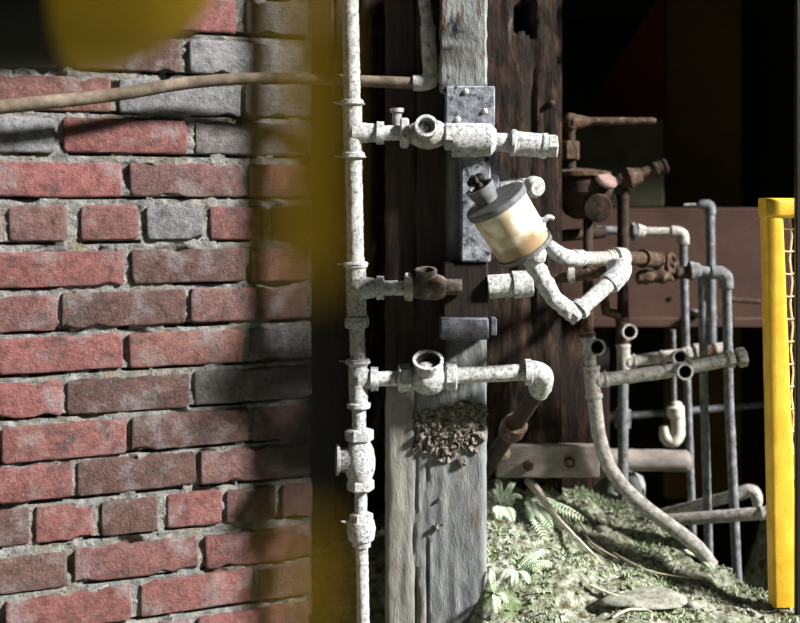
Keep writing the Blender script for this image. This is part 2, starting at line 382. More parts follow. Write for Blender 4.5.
# worn stamp of short strokes on one brick
bm = bmesh.new()
o, sa, z0, z1 = stamped
for k in range(9):
    s = sa+0.004+k*0.0092; h = 0.012 if k % 3 else 0.008
    p = W(s, 0.0035, z0+0.017)
    box(bm, p.x-0.0011, p.x+0.0011, p.y-0.0012, p.y+0.004, p.z-h/2, p.z+h/2)
    if k % 2:
        box(bm, p.x, p.x+0.0045, p.y-0.0010, p.y+0.004, p.z-h/2, p.z-h/2+0.002)
st = build('stamp_mark', bm, M['mortar'], o); st['label'] = 'worn stamped strokes pressed into the brick'

# ------------------------------------------------------------------ shell around: ground, back, roof, right wall, recess
ctrl = []
def cp(px, py, Y): p = V(px, py, Y); ctrl.append((p.x, p.y, p.z))
for a in ((490, 472, 2.15), (540, 484, 2.15), (580, 492, 2.15), (620, 503, 2.14), (650, 514, 2.11), (680, 535, 2.07), (712, 566, 2.03), (740, 592, 1.98), (780, 603, 1.93), (800, 605, 1.91),
          (490, 520, 2.03), (545, 520, 2.04), (600, 532, 2.05), (650, 548, 2.02), (690, 575, 1.97), (490, 565, 1.93), (560, 565, 1.93), (620, 575, 1.93), (680, 597, 1.90), (740, 612, 1.87), (790, 618, 1.85),
          (490, 623, 1.80), (580, 623, 1.80), (680, 625, 1.79), (790, 632, 1.78)): cp(*a)
for X, Y, z in ((0.15, 1.6, .02), (0.45, 1.6, .02), (0.8, 1.6, .02), (1.1, 1.8, .03), (0.2, 2.35, .22), (0.4, 2.35, .14), (0.2, 2.7, .2), (0.48, 2.30, -.3), (0.55, 2.24, -.35), (0.62, 2.19, -.35), (0.7, 2.12, -.35), (0.78, 2.08, -.4), (0.6, 2.35, -.5), (0.75, 2.25, -.5), (0.9, 2.6, -.5), (0.6, 2.6, -.5), (0.9, 3.1, -.5), (0.5, 3.1, -.5), (0.3, 2.8, -.5), (0.95, 2.3, .04), (1.0, 2.15, .04), (1.1, 2.4, .05), (1.1, 2.9, .05), (0.2, 3.1, -.2),
                (0.0, 1.9, -.02), (0.1, 1.8, -.01), (-0.03, 1.75, -.03), (0.07, 1.86, -.01), (-0.2, 1.85, -.04), (-.45, 1.75, -.04), (-0.3, 1.7, -.04), (-0.7, 1.6, 0), (0, 1.4, 0), (-1, 1.2, 0), (0, .7, 0), (1, .7, 0), (-1, 0, 0), (1, 0, 0), (0, -1, 0), (1.2, 1.3, 0), (-.3, 2.4, 0)): ctrl.append((X, Y, z))
CT = np.array(ctrl)
def hgt(x, y):
    d2 = (CT[:, 0]-x)**2+(CT[:, 1]-y)**2+1e-5
    wt = d2**-1.9
    return float((wt*CT[:, 2]).sum()/wt.sum())
def ground(x, y):
    q = Vector((x*9, y*9, 1)); k = 1.0 if (x > 0.1 and 1.55 < y < 2.4) else 0.4
    return hgt(x, y)+k*(0.010*noise.noise(q)+0.007*noise.noise(q*3)+0.004*noise.noise(q*8)+0.0025*noise.noise(q*19))
xs = list(np.linspace(-1.6, 0.08, 18))+list(np.linspace(0.1, 0.97, 180))+list(np.linspace(1.0, 1.6, 7))
ys = list(np.linspace(-1.2, 1.5, 20))+list(np.linspace(1.55, 2.35, 160))+list(np.linspace(2.4, 3.5, 12))
bm = bmesh.new()
gv = [[bm.verts.new((x, y, ground(x, y))) for x in xs] for y in ys]
for j in range(len(ys)-1):
    for i in range(len(xs)-1): bm.faces.new((gv[j][i], gv[j][i+1], gv[j+1][i+1], gv[j+1][i]))
floor = struct(build('floor', bm, M['soil'], ang=180, center=False)); floor['label'] = 'mound of mossy soil sloping down beside the grey post'

def slab(name, x0, x1, y0, y1, z0, z1, mat):
    bm = bmesh.new(); box(bm, x0, x1, y0, y1, z0, z1); return struct(build(name, bm, mat, smooth=False))
wb = slab('wall_back', -1.4, 1.55, 3.35, 3.45, -0.7, 1.75, M['soot_shade'])
slab('wall_right', 1.02, 1.12, 2.65, 3.35, -0.7, 1.75, M['soot_shade'])
slab('ceiling', -1.4, 1.55, 2.30, 3.45, 1.30, 1.36, M['soot_shade'])
wf = slab('added_shade_fence', 1.10, 2.58, -0.32, -0.30, 2.70, 2.78, M['darkwood'])
for k in range(21):                               # unseen slatted screen, added behind the camera to shade the near barrier tubes
    bm = bmesh.new(); x = 1.11+k*0.07; box(bm, x, x+0.0600, -0.300, -0.297, -0.03, 2.78); build('shade_slat', bm, M['darkwood'], wf)
alc = slab('wall_alcove', -0.50, 0.12, 2.30, 2.36, -0.05, 1.75, M['soot_shade'])
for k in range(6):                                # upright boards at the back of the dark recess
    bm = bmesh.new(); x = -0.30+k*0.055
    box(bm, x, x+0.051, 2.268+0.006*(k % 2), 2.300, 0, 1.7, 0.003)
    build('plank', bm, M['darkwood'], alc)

# ------------------------------------------------------------------ grey timber post
PY = 1.88
xl, xr = V(385, 0, PY).x, V(487, 0, PY).x
bm = bmesh.new()
nx, nzp = 36, 260
zt = 1.60
fr = []
for j in range(nzp+1):
    z = -0.02+(zt+0.02)*j/nzp; rw = []
    for i in range(nx+1):
        x = xl+(xr-xl)*i/nx
        d = 0.0025*noise.noise(Vector((x*90, z*6, 2)))+0.0015*noise.noise(Vector((x*60, z*40, 5)))
        seam = xl+0.052+0.004*noise.noise(Vector((z*9, 0, 0)))
        d -= 0.007*math.exp(-((x-seam)/0.0022)**2)
        crk = xl+0.072+0.005*noise.noise(Vector((z*7, 3, 0)))
        if z < CZ-0.45: d -= 0.006*math.exp(-((x-crk)/0.002)**2)
        e = min(i, nx-i)/nx*(xr-xl)
        ed = 0.006*math.exp(-e/0.004)
        xx = x+(0.0025*noise.noise(Vector((0, z*30, 4+i)))-0 if i in (0, nx) else 0)
        rw.append(bm.verts.new((xx, PY-d+ed, z)))
    fr.append(rw)
for j in range(nzp):
    for i in range(nx): bm.faces.new((fr[j][i], fr[j][i+1], fr[j+1][i+1], fr[j+1][i]))
yb = PY+0.18
bl = [bm.verts.new((xl, yb, r[0].co.z)) for r in fr]; br = [bm.verts.new((xr, yb, r[0].co.z)) for r in fr]
for j in range(nzp):
    bm.faces.new((bl[j], fr[j][0], fr[j+1][0], bl[j+1])); bm.faces.new((fr[j][-1], br[j], br[j+1], fr[j+1][-1])); bm.faces.new((br[j], bl[j], bl[j+1], br[j+1]))
bm.faces.new(fr[-1]+[br[-1], bl[-1]]); bm.faces.new(list(reversed(fr[0]))+[bl[0], br[0]])
post = thing('timber_post', ((xl+xr)/2, PY+0.09, -0.02), 'broad weathered grey timber post with a flaky brown crust, beside the riser pipe', 'post')
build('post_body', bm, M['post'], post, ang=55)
bm = bmesh.new()                                  # flaky growth on the post below the lower branch
for k in range(420):
    t = random.random()
    px = 452+random.gauss(0, 17); py = 428+random.gauss(0, 14)-(px-452)*.25
    if not (413 < px < 484 and 402 < py < 462): continue
    if (px-413)/70 < 0.35 and py > 452: continue
    blob(bm, V(px, py, PY-0.002), random.uniform(0.003, 0.0085), 0.6, 1, (1, 0.6, 1))
for px, py, r in ((421, 437, .011), (430, 445, .009), (446, 452, .010), (462, 462, .010), (470, 425, .010), (478, 415, .009), (452, 437, .011), (440, 500, .004), (437, 527, .006), (443, 524, .004)):
    blob(bm, V(px, py, PY-0.003), r, 0.5, 2, (1, 0.6, 0.8))
cr = build('crust', bm, M['crustbrown'], post, ang=20); cr['kind'] = 'stuff'; cr['label'] = 'flaky brown and grey crust clinging to the post'

# ------------------------------------------------------------------ block and riveted bracket in front of the post
BY = 1.832
blk = thing('mounting_bracket', V(465, 340, BY), 'riveted blue-grey bracket on a timber block, fixed to the grey post above a dark flange', 'bracket')
def pbox(bm, x0, x1, y0, y1, Yf, Yb, bev=0.002, seg=1):
    a, b = V(x0, y0, Yf), V(x1, y1, Yf)
    box(bm, min(a.x, b.x), max(a.x, b.x), Yf, Yb, min(a.z, b.z), max(a.z, b.z), bev, seg)
bm = bmesh.new(); pbox(bm, 440, 487, -330, 92, BY+0.004, 1.879, 0.004)
bmesh.ops.subdivide_edges(bm, edges=[e for e in bm.edges if e.calc_length() > 0.2], cuts=60); crust(bm, 0.003, 40)
build('timber_block', bm, M['wood'], blk)
bm = bmesh.new(); pbox(bm, 446, 495, 86, 126, BY-0.003, 1.879, 0.002); crust(bm, 0.001, 60)
build('upper_plate', bm, M['plate'], blk)
bm = bmesh.new(); pbox(bm, 461, 491, 126, 262, BY, 1.879, 0.003); build('web', bm, M['plate'], blk)
bm = bmesh.new(); pbox(bm, 487, 500, 150, 250, BY+0.012, 1.876, 0.003); build('web_edge', bm, M['plate'], blk)
bm = bmesh.new(); pbox(bm, 443, 488, 262, 322, BY+0.006, 1.879, 0.003); build('lower_web', bm, M['soot_shade'], blk)  # near-black colour paints in the shade below the oil cup
bm = bmesh.new(); pbox(bm, 440, 489, 318, 340, BY-0.004, 1.879, 0.003); pbox(bm, 490.5, 497, 318, 336, BY, 1.87, 0.002)
build('flange', bm, M['dplate'], blk)
for px, py in ((466, 91.5), (485, 111), (458, 119.5)):
    bm = bmesh.new(); lathe(bm, V(px, py, BY-0.003), Vector((0, -1, 0)), [(-0.002, 0.0048), (0.001, 0.0048), (0.0035, 0.003), (0.0045, 0)], 14)
    build('rivet', bm, M['rivet'], blk)

# ------------------------------------------------------------------ riser with its branches
RY = 1.83
def rx(y): return 350+0.0215*y
UP = Vector((0, 0, 1)); RT = Vector((1, 0, 0)); TC = Vector((0, -1, 0))
mm = RY/F                                        # metres per pixel at the riser
riser = thing('riser_pipework', V(rx(700), 650, RY), 'lime-crusted vertical riser pipe with three branch pipes, tees and valves in front of the bricks', 'pipe')
riser.location.z = 0
def rpipe(y0, y1, wpx, mat='lime', amp=0.0011):
    bm = bmesh.new(); tube(bm, [V(rx(y0), y0, RY), V(rx(y1), y1, RY)], wpx/2*mm, 20, 0.004); crust(bm, amp, 150, y0)
    build('pipe', bm, M[mat], riser)
rpipe(-420, 104, 17); rpipe(154, 266, 17); rpipe(318, 364, 15.5); rpipe(402, 432, 14); rpipe(486, 514, 12.5); rpipe(544, 651, 12.5)
def tee(y0, y1, yb, xend, wb, wo, parent=riser):
    bm = bmesh.new(); p = V(rx(y0), y0, RY); q = V(rx(y1), y1, RY); L = (q-p).length
    rb, ro, c = wb/2*mm, wo/2*mm, 5*mm
    lathe(bm, p, q-p, [(0, ro*0.9), (0.001, ro), (c, ro), (c+0.002, rb), (L-c-0.002, rb), (L-c, ro), (L-0.001, ro), (L, ro*0.9)], 22, 0.004)
    a = V(rx(yb), yb, RY); b = V(xend, yb, RY); Lb = (b-a).length
    lathe(bm, a, b-a, [(0, rb*1.15), (rb*1.3, rb*1.05), (Lb-c*1.6, rb*0.92), (Lb-c*1.4, ro*1.02), (Lb, ro*0.98)], 22, 0.004)
    crust(bm, 0.0013, 130, y0); build('tee', bm, M['lime'], parent)
tee(100, 158, 133, 384, 19, 23); tee(262, 322, 288, 384, 20, 24); tee(359, 408, 379, 378, 19, 24)
for y in (104, 157, 264, 362):                   # twists of wire round the collars
    bm = bmesh.new(); c = V(rx(y), y, RY)
    ring = [c+Vector((math.cos(a)*12.2*mm, math.sin(a)*12.2*mm, 0)) for a in np.linspace(0, 6.2, 24)]
    tube(bm, [c+Vector((-18*mm, -0.004, 0.001*(y % 3)))]+ring[10:]+ring[:10], 0.0014, 6, 0.02); build('wire_tie', bm, M['lime'], riser)
bm = bmesh.new(); hexn(bm, V(rx(322), 328, RY), UP, 0, 8*mm, 12.5*mm); crust(bm, .0006, 150); build('hex_nut', bm, M['lime'], riser)
# upper branch
def run(x0, x1, y0, y1, wpx, mat, name='pipe', Y=RY, amp=0.0008, parent=riser, Y1=None):
    bm = bmesh.new(); Y1 = Y if Y1 is None else Y1
    tube(bm, [V(x0, y0, Y), V(x1, y1, Y1)], wpx/2*(Y+Y1)/2/F, 18, 0.004); crust(bm, amp, 150, x0)
    return build(name, bm, M[mat], parent)
def nut(x0, x1, y, wpx, mat, Y=RY, parent=riser, rot=0.3, dy=0):
    bm = bmesh.new(); a, b = V(x0, y, Y), V(x1, y+dy, Y); hexn(bm, a, b-a, 0, (b-a).length, wpx/2*Y/F*1.06, rot)
    return build('hex_nut', bm, M[mat], parent)
run(382, 404, 133, 133, 15, 'lime')
nut(400, 409, 133, 30, 'lime')
def port(parent, p, d, L, rb, ro, ri, mat, core=None, base=0.0):
    """body throat ending in an open rim that points along d"""
    bm = bmesh.new(); d = d.normalized()
    lathe(bm, p, d, [(base, rb), (L-0.006, rb), (L-0.0045, ro), (L, ro), (L, ri), (L*0.35, ri), (L*0.35, 0)], 26)
    o = build('open_port', bm, M[mat], parent)
    if core:
        bm = bmesh.new(); lathe(bm, p, d, [(L*0.36, ri*0.5), (L*0.75, ri*0.5), (L*0.75, ri*0.28), (L*0.4, ri*0.28), (L*0.4, 0)], 18)
        build('port_stem', bm, M[core], o)
    else:
        bm = bmesh.new(); lathe(bm, p, d, [(L*0.35+0.0005, 0), (L*0.35+0.0005, ri*0.99), (L-0.003, ri*0.985), (L-0.003, ri*0.93), (L*0.35+0.002, ri*0.9), (L*0.35+0.002, 0)], 22)
        build('bore', bm, M['bore'], o)
    return o
bm = bmesh.new(); a = V(408, 134, RY)
lathe(bm, a, RT, [(0, 8*mm), (5*mm, 11*mm), (12*mm, 14.5*mm), (22*mm, 15.5*mm), (32*mm, 13*mm), (38*mm, 9*mm)], 24, 0.004); crust(bm, 0.0007, 120)
build('valve_body', bm, M['galv'], riser)
port(riser, V(425, 133, RY), Vector((0.06, -1, 0.30)), 0.036, 11*mm, 11.5*mm, 8.5*mm, 'lime', 'rust')
nut(444, 454, 136, 28, 'lime')
bm = bmesh.new(); a = V(452, 140, BY+0.003)
lathe(bm, a, RT, [(0, 14*mm), (0, 17*mm), (3*mm, 17.5*mm), (38*mm, 17*mm), (41*mm, 14*mm), (44*mm, 11*mm)], 26, 0.005); crust(bm, .0008, 110)
build('boss', bm, M['lime'], blk)
run(492, 514, 142, 143, 19, 'lime', Y=BY+.003, name='nipple', parent=blk)
bm = bmesh.new(); a, b = V(511, 143, BY+.003), V(547, 146, BY+.003)
lathe(bm, a, b-a, [(0, 11*mm), (0, 13.5*mm), (3*mm, 14*mm), (5*mm, 12.5*mm), (30*mm, 12*mm), (31*mm, 13*mm), (36*mm, 13*mm)], 22, .004); crust(bm, .0009, 120); build('coupling', bm, M['lime'], blk)
nut(547, 557, 146, 24, 'lime', Y=BY+.003, parent=blk, rot=0.1)
# small stub behind the upper branch
bm = bmesh.new(); a = V(397, 128, 1.866); lathe(bm, a, UP, [(0, 5*mm), (15*mm, 5*mm), (16*mm, 7.5*mm), (20*mm, 7.5*mm), (20*mm, 5.5*mm), (14*mm, 5*mm), (14*mm, 0)], 16, .004); crust(bm, .0007, 120)
tag(build('pipe_stub', bm, M['galv']), 'small grey upright pipe stub behind the upper branch, left of the valve port', 'pipe stub')
# middle branch
run(382, 406, 288, 288, 15, 'lime'); nut(404, 413, 287, 27, 'galv')
bm = bmesh.new(); a = V(412, 287, RY)
lathe(bm, a, RT, [(0, 8*mm), (3*mm, 11*mm), (10*mm, 12.5*mm), (24*mm, 13.5*mm), (31*mm, 11*mm), (34*mm, 8*mm), (50*mm, 8*mm)], 24, .004); crust(bm, .0008, 120)
build('valve_body', bm, M['rustgrey'], riser)
port(riser, V(426, 285, RY), Vector((0, -0.25, 1)), 0.027, 9.5*mm, 11*mm, 8*mm, 'rustgrey')
# lower branch
run(375, 402, 379, 378.5, 15, 'lime')
nut(398, 411, 378, 27, 'lime', dy=0)
LY = 1.832
bm = bmesh.new(); a = V(409, 378, LY)
lathe(bm, a, RT, [(0, 9*mm), (5*mm, 12*mm), (14*mm, 16.5*mm), (22*mm, 17*mm), (30*mm, 15*mm), (37*mm, 10*mm)], 26, .004); crust(bm, .0006, 110)
build('valve_body', bm, M['lime'], riser)
port(riser, V(427.5, 378, LY), Vector((0.02, -0.62, 1)), 0.040, 13*mm, 15.5*mm, 12.3*mm, 'lime')
nut(445, 457, 376, 27, 'lime', Y=LY)
run(456, 533, 375.5, 372, 16.5, 'lime', Y=LY)
bm = bmesh.new()
e0, e1, e2, e3 = V(526, 372, LY), V(541, 372, LY), V(543, 381, LY+.012), V(538, 391, LY+.03)
tube(bm, smooth_path([e0, V(536, 371.5, LY), V(543, 376, LY+.005), V(542, 385, LY+.018), e3]), [11.5*mm, 10.5*mm, 10.5*mm, 10.5*mm, 11*mm], 20, .004)
lathe(bm, V(525, 372.2, LY), RT, [(0, 10*mm), (0, 13*mm), (6*mm, 13*mm), (7*mm, 10*mm)], 22); crust(bm, .0006, 120)
build('elbow', bm, M['lime'], riser)
bm = bmesh.new(); q0, q1 = V(539, 389, LY+.028), V(470, 492, 2.16)
tube(bm, [q0, q1], [8.5*mm, 9.5*mm], 18, .005); crust(bm, .0006, 120); build('pipe', bm, M['rustdark'], riser)
bm = bmesh.new(); ax = (q1-q0).normalized(); c = q0+ax*((q1-q0).length*0.34)
lathe(bm, c, ax, [(-12*mm, 9*mm), (-10*mm, 13*mm), (-2*mm, 14*mm), (4*mm, 14*mm), (12*mm, 12.5*mm), (16*mm, 10*mm)], 20, .004); crust(bm, .0015, 100); build('coupling', bm, M['rust'], riser)
# side-ported tee and union at the foot
bm = bmesh.new(); hexn(bm, V(rx(434), 441, RY), UP, 0, 12*mm, 14.5*mm, 0.15); crust(bm, .0005, 120); build('hex_nut', bm, M['lime'], riser)
bm = bmesh.new(); lathe(bm, V(rx(460), 484, RY), UP, [(0, 9*mm), (6*mm, 12.5*mm), (14*mm, 15*mm), (24*mm, 15.5*mm), (34*mm, 14*mm), (43*mm, 10*mm)], 24, .004); crust(bm, .0006, 110); build('valve_body', bm, M['lime'], riser)
port(riser, V(rx(460)-2, 460, RY), Vector((-1, -0.12, 0.04)), 0.036, 12*mm, 15.5*mm, 12*mm, 'lime')
bm = bmesh.new(); hexn(bm, V(rx(490), 490.5, RY), UP, 0, 11*mm, 13.8*mm, 0.15); crust(bm, .0005, 120); build('hex_nut', bm, M['lime'], riser)
bm = bmesh.new(); c = V(rx(525), 547, RY)
hexn(bm, c, UP, 25*mm, 34*mm, 12*mm, 0.2)
lathe(bm, c, UP, [(0, 7*mm), (1*mm, 9.5*mm), (7*mm, 10*mm), (8*mm, 13*mm), (19*mm, 14.5*mm), (26*mm, 13*mm), (27*mm, 7*mm)], 24, .004); crust(bm, .0007, 120); build('union', bm, M['lime'], riser)
bm = bmesh.new(); tube(bm, [V(356, 524, RY-.004), V(341, 521.5, RY-.006)], [3.2*mm, 0.8*mm], 8, .004); build('lug', bm, M['lime'], riser)

# ------------------------------------------------------------------ hose-like conduit across the bricks
con = thing('conduit', V(340, 200, 1.86), 'long bent conduit crossing the bricks at the top and turning up at an elbow', 'pipe')
con.location.z = CZ+0.19
bm = bmesh.new()
pts = [(-60, 113, 1.66), (0, 107, 1.69), (60, 101, 1.715), (120, 94, 1.75), (180, 84, 1.79), (230, 79.5, 1.815), (270, 78.5, 1.83), (310, 79, 1.845), (350, 80.5, 1.8605), (385, 82, 1.862), (416, 83, 1.862)]
tube(bm, smooth_path([V(*p) for p in pts]), [7*mm, 6.5*mm, 6*mm, 5.8*mm, 6.2*mm], 16, .006); crust(bm, .0005, 90)
build('conduit_tube', bm, M['hose'], con)
CY = 1.862
bm = bmesh.new()
tube(bm, smooth_path([V(413, 83, CY), V(424, 82.5, CY), V(431, 78, CY), V(431, 66, CY), V(429, 46, CY), V(428, 26, CY)]), [8.2*mm, 8.6*mm, 9.4*mm, 8.6*mm, 8.2*mm, 8.2*mm], 18, .004); crust(bm, .0005, 100)
build('elbow', bm, M['galv'], con)
bm = bmesh.new(); tube(bm, [V(428, 27, CY), V(423, -10, CY), V(423, -380, CY)], 6.3*mm, 16, .01); build('upright_tube', bm, M['galv'], con)

# ------------------------------------------------------------------ lubricator cup
axis = Vector((-0.53*0.97, -0.22, 0.85*0.97)).normalized()     # towards the lid
CUY = 1.72; cm = 1.06*CUY/F
cc = V(511, 226.5, CUY)
cup = thing('oil_cup', V(548, 290, CUY), 'tilted cream oil cup with amber stain, grey lid and dark knob, beside the bracket', 'oil cup')
Lh = 25*cm
bm = bmesh.new(); lathe(bm, cc, axis, [(-Lh, 0), (-Lh, 24*cm), (-Lh+.002, 26.5*cm), (-Lh*.4, 28*cm), (Lh, 28.3*cm), (Lh, 0)], 40, .004); build('cup_body', bm, M['cup'], cup)
bm = bmesh.new(); lathe(bm, cc, axis, [(Lh-.001, 0), (Lh-.001, 30.5*cm), (Lh+.001, 31*cm), (Lh+5*cm, 31*cm), (Lh+6*cm, 30*cm), (Lh+6.5*cm, 0)], 40); lid = build('lid', bm, M['capgrey'], cup)
bm = bmesh.new(); t = cc+axis*(Lh+6*cm)-Vector((6*cm, 0, 2*cm)); lathe(bm, t, axis, [(0, 10*cm), (3*cm, 11*cm), (15*cm, 14*cm), (17*cm, 14*cm), (17*cm, 11.5*cm), (9*cm, 9*cm), (9*cm, 0)], 26); build('filler_neck', bm, M['capgrey'], lid)
bm = bmesh.new(); k0 = t+axis*10*cm; lathe(bm, k0, axis, [(-3*cm, 4*cm), (16*cm, 4*cm), (17*cm, 2*cm), (18*cm, 0)], 14)
for a in range(9):
    u, v = frame(axis); d = u*math.cos(a*.7)+v*math.sin(a*.7); blob(bm, k0+axis*14*cm+d*5*cm, 4.2*cm, .4, 1)
build('knob', bm, M['black'], lid)
bm = bmesh.new(); lathe(bm, cc, axis, [(-Lh-5*cm, 0), (-Lh-5*cm, 22*cm), (-Lh-3*cm, 28.5*cm), (-Lh+1*cm, 28.8*cm), (-Lh+1.5*cm, 26*cm)], 40); build('base_ring', bm, M['capgrey'], cup)
# spout: crusted pipe down to a bend, up to an elbow, and back
sp = [V(530, 258, 1.745), V(541, 276, 1.76), V(553, 297, 1.775), V(567, 309, 1.785), V(577, 318, 1.79)]
bm = bmesh.new(); tube(bm, smooth_path(sp), [8*cm, 9*cm, 8.5*cm, 8.5*cm, 8*cm], 18, .003); crust(bm, .003, 110); build('spout_pipe', bm, M['lime'], cup)
bm = bmesh.new(); lathe(bm, cc-axis*(Lh+3*cm)+Vector((6*cm, 0, 0)), -axis, [(0, 12*cm), (8*cm, 11*cm), (13*cm, 8*cm)], 20, .004); crust(bm, .0015, 110); build('collar', bm, M['lime'], cup)
bm = bmesh.new(); tube(bm, [V(573, 315, 1.79), V(613, 280, 1.83)], 8*cm, 18, .004)
lathe(bm, V(581, 308, 1.797), V(613, 280, 1.83)-V(573, 315, 1.79), [(-4*cm, 8*cm), (-4*cm, 10.5*cm), (2*cm, 10.5*cm), (2*cm, 8*cm)], 18)
crust(bm, .0007, 120); build('arm_pipe', bm, M['lime'], cup)
bm = bmesh.new(); tube(bm, smooth_path([V(609, 284, 1.83), V(618, 275, 1.838), V(621, 268, 1.848), V(612, 267, 1.87)]), [11.5*cm, 11*cm, 10.5*cm, 8*cm], 20, .004); crust(bm, .0009, 120); build('elbow', bm, M['lime'], cup)
bm = bmesh.new(); tube(bm, [V(615, 270, 1.865), V(575, 276, 1.89), V(556, 279, 1.90)], [5.5*cm, 6*cm, 5*cm], 14, .005); crust(bm, .0006, 100); build('return_pipe', bm, M['rust'], cup)
bm = bmesh.new(); lathe(bm, V(575, 275, 1.89), Vector((-1, .2, -.1)), [(0, 8*cm), (6*cm, 8.5*cm), (8*cm, 5*cm)], 14); build('return_collar', bm, M['galv'], cup)

# white stubs on the right of the bracket
st1 = thing('short_pipe', V(512, 300, BY), 'short speckled white pipe with a collar, right of the bracket under the oil cup', 'pipe stub')
bm = bmesh.new(); tube(bm, [V(488, 287, 1.845), V(532, 283, 1.845)], 12*mm, 20, .004); crust(bm, .0008, 140); build('pipe', bm, M['lime'], st1)
bm = bmesh.new(); lathe(bm, V(513, 285, 1.845), V(532, 283, 1.845)-V(488, 287, 1.845), [(0, 11*mm), (0, 14*mm), (3*mm, 14*mm), (19*mm, 13*mm), (20*mm, 9*mm), (20*mm, 0)], 22, .004); crust(bm, .0008, 130); build('collar', bm, M['lime'], st1)
st2 = thing('short_pipe', V(520, 195, 1.85), 'pale short pipe stub poking out behind the oil cup lid', 'pipe stub')
bm = bmesh.new(); tube(bm, [V(500, 187, 1.858), V(540, 186, 1.858)], 8.5*mm, 18, .004); crust(bm, .0007, 120); build('pipe', bm, M['lime'], st2)
bm = bmesh.new(); lathe(bm, V(531, 186, 1.858), V(541, 189, 1.83)-V(531, 186, 1.858), [(0, 7*mm), (1*mm, 10.5*mm), (9*mm, 11*mm), (14*mm, 8*mm), (15*mm, 0)], 18, .004); crust(bm, .0007, 120); build('rounded_end', bm, M['lime'], st2)
wc = thing('wing_cock', V(545, 225, 1.90), 'tiny pale wing-handled cock just right of the oil cup', 'cock')
bm = bmesh.new(); lathe(bm, V(543, 236, 1.90), UP, [(0, 4.5*mm), (8*mm, 4.5*mm), (9*mm, 3*mm), (14*mm, 3*mm), (16*mm, 0)], 12); build('stem', bm, M['galv'], wc)
bm = bmesh.new(); tube(bm, smooth_path([V(537, 217, 1.90), V(543, 220, 1.90), V(549, 217, 1.90), V(554, 219, 1.90)]), [1.5*mm, 3*mm, 3*mm, 2*mm], 10, .003); build('wing', bm, M['lime'], wc)

# ------------------------------------------------------------------ rear timber post, bolted bar, capped pipe
TY = 2.12
bm = bmesh.new()
a, b = V(472, 0, TY), V(562, 0, TY)
nx, nz2 = 22, 160
fr = []
for j in range(nz2+1):
    z = 0.02+1.27*j/nz2; rw = []
    for i in range(nx+1):
        x = a.x+(b.x-a.x)*i/nx
        d = 0.006*noise.noise(Vector((x*50, z*5, 12)))+0.003*noise.noise(Vector((x*70, z*30, 5)))
        pz = CZ+(HOR-18)/F*TY                       # rotten pocket near the top
        e_ = max(abs(x-V(524, 0, TY).x)/0.020, abs(z-pz)/0.034)+0.45*noise.noise(Vector((x*60, z*35, 8)))
        d -= 0.05*max(0, min(1, (1.0-e_)*4))
        d -= 0.010*math.exp(-((x-V(532, 0, TY).x-0.004*noise.noise(Vector((z*6, 0, 0))))/0.003)**2)
        rw.append(bm.verts.new((x, TY-d, z)))
    fr.append(rw)
for j in range(nz2):
    for i in range(nx): bm.faces.new((fr[j][i], fr[j][i+1], fr[j+1][i+1], fr[j+1][i]))
yb = TY+0.16
bl = [bm.verts.new((a.x, yb, r[0].co.z)) for r in fr]; br = [bm.verts.new((b.x, yb, r[0].co.z)) for r in fr]
for j in range(nz2):
    bm.faces.new((bl[j], fr[j][0], fr[j+1][0], bl[j+1])); bm.faces.new((fr[j][-1], br[j], br[j+1], fr[j+1][-1])); bm.faces.new((br[j], bl[j], bl[j+1], br[j+1]))
bm.faces.new(fr[-1]+[br[-1], bl[-1]]); bm.faces.new(list(reversed(fr[0]))+[bl[0], br[0]])
rp = thing('timber_post', ((a.x+b.x)/2, TY+.08, 0.02), 'dark brown rotting timber post behind the grey post', 'post')
build('post_body', bm, M['darkwood'], rp, ang=50)
bm = bmesh.new(); lathe(bm, V(552, 103, TY-.004), TC, [(-.01, 0.006), (.004, .006), (.006, .003), (.0065, 0)], 6); build('bolt', bm, M['rust'], rp)
# lower boards beside it (grey stained)
bm = bmesh.new(); p, q = V(545, 300, 2.18), V(592, 470, 2.18)
box(bm, p.x, q.x, 2.18, 2.23, 0.02, p.z, 0.003); crust(bm, .001, 40)
tag(build('plank', bm, M['darkwood']), 'short upright stained plank right of the dark timber post, behind the bolted bar', 'plank')
bar = thing('bolted_bar', V(545, 480, 2.10), 'pale horizontal steel bar with two bolts, low at the foot of the dark post', 'bar')
bm = bmesh.new(); p, q = V(496, 445, 2.085), V(600, 478, 2.085); box(bm, p.x, q.x, 2.085, 2.105, q.z, p.z, .003)
bmesh.ops.subdivide_edges(bm, edges=[e for e in bm.edges if e.calc_length() > .1], cuts=25); crust(bm, .0012, 50); build('bar_plate', bm, M['beam'], bar)
for px, py in ((528, 465), (569, 462)):
    bm = bmesh.new(); hexn(bm, V(px, py, 2.085), TC, -.002, .012, .0105, .4); lathe(bm, V(px, py, 2.073), TC, [(0, .006), (.007, .0055), (.008, 0)], 12); build('bolt', bm, M['rust'], bar)
cp_ = thing('capped_pipe', V(645, 475, 2.3), 'thick pale horizontal pipe with a rounded end, right of the bolted bar', 'pipe')
bm = bmesh.new(); a, b = V(585, 459, 2.30), V(690, 461, 2.30); L = (b-a).length; r = R(21.5, 2.3)
lathe(bm, a, b-a, [(0, 0), (0, r), (L-.008, r), (L-.002, r*.85), (L, r*.5), (L, 0)], 24, .006); crust(bm, .001, 50); build('pipe', bm, M['beam'], cp_)
bm = bmesh.new(); blob(bm, V(618, 496, 2.26), .055, .25, 3, (1.1, .8, .9)); tag(build('rock', bm, M['rock'], ang=180), 'blue-grey rock on the mound below the capped pipe', 'rock')

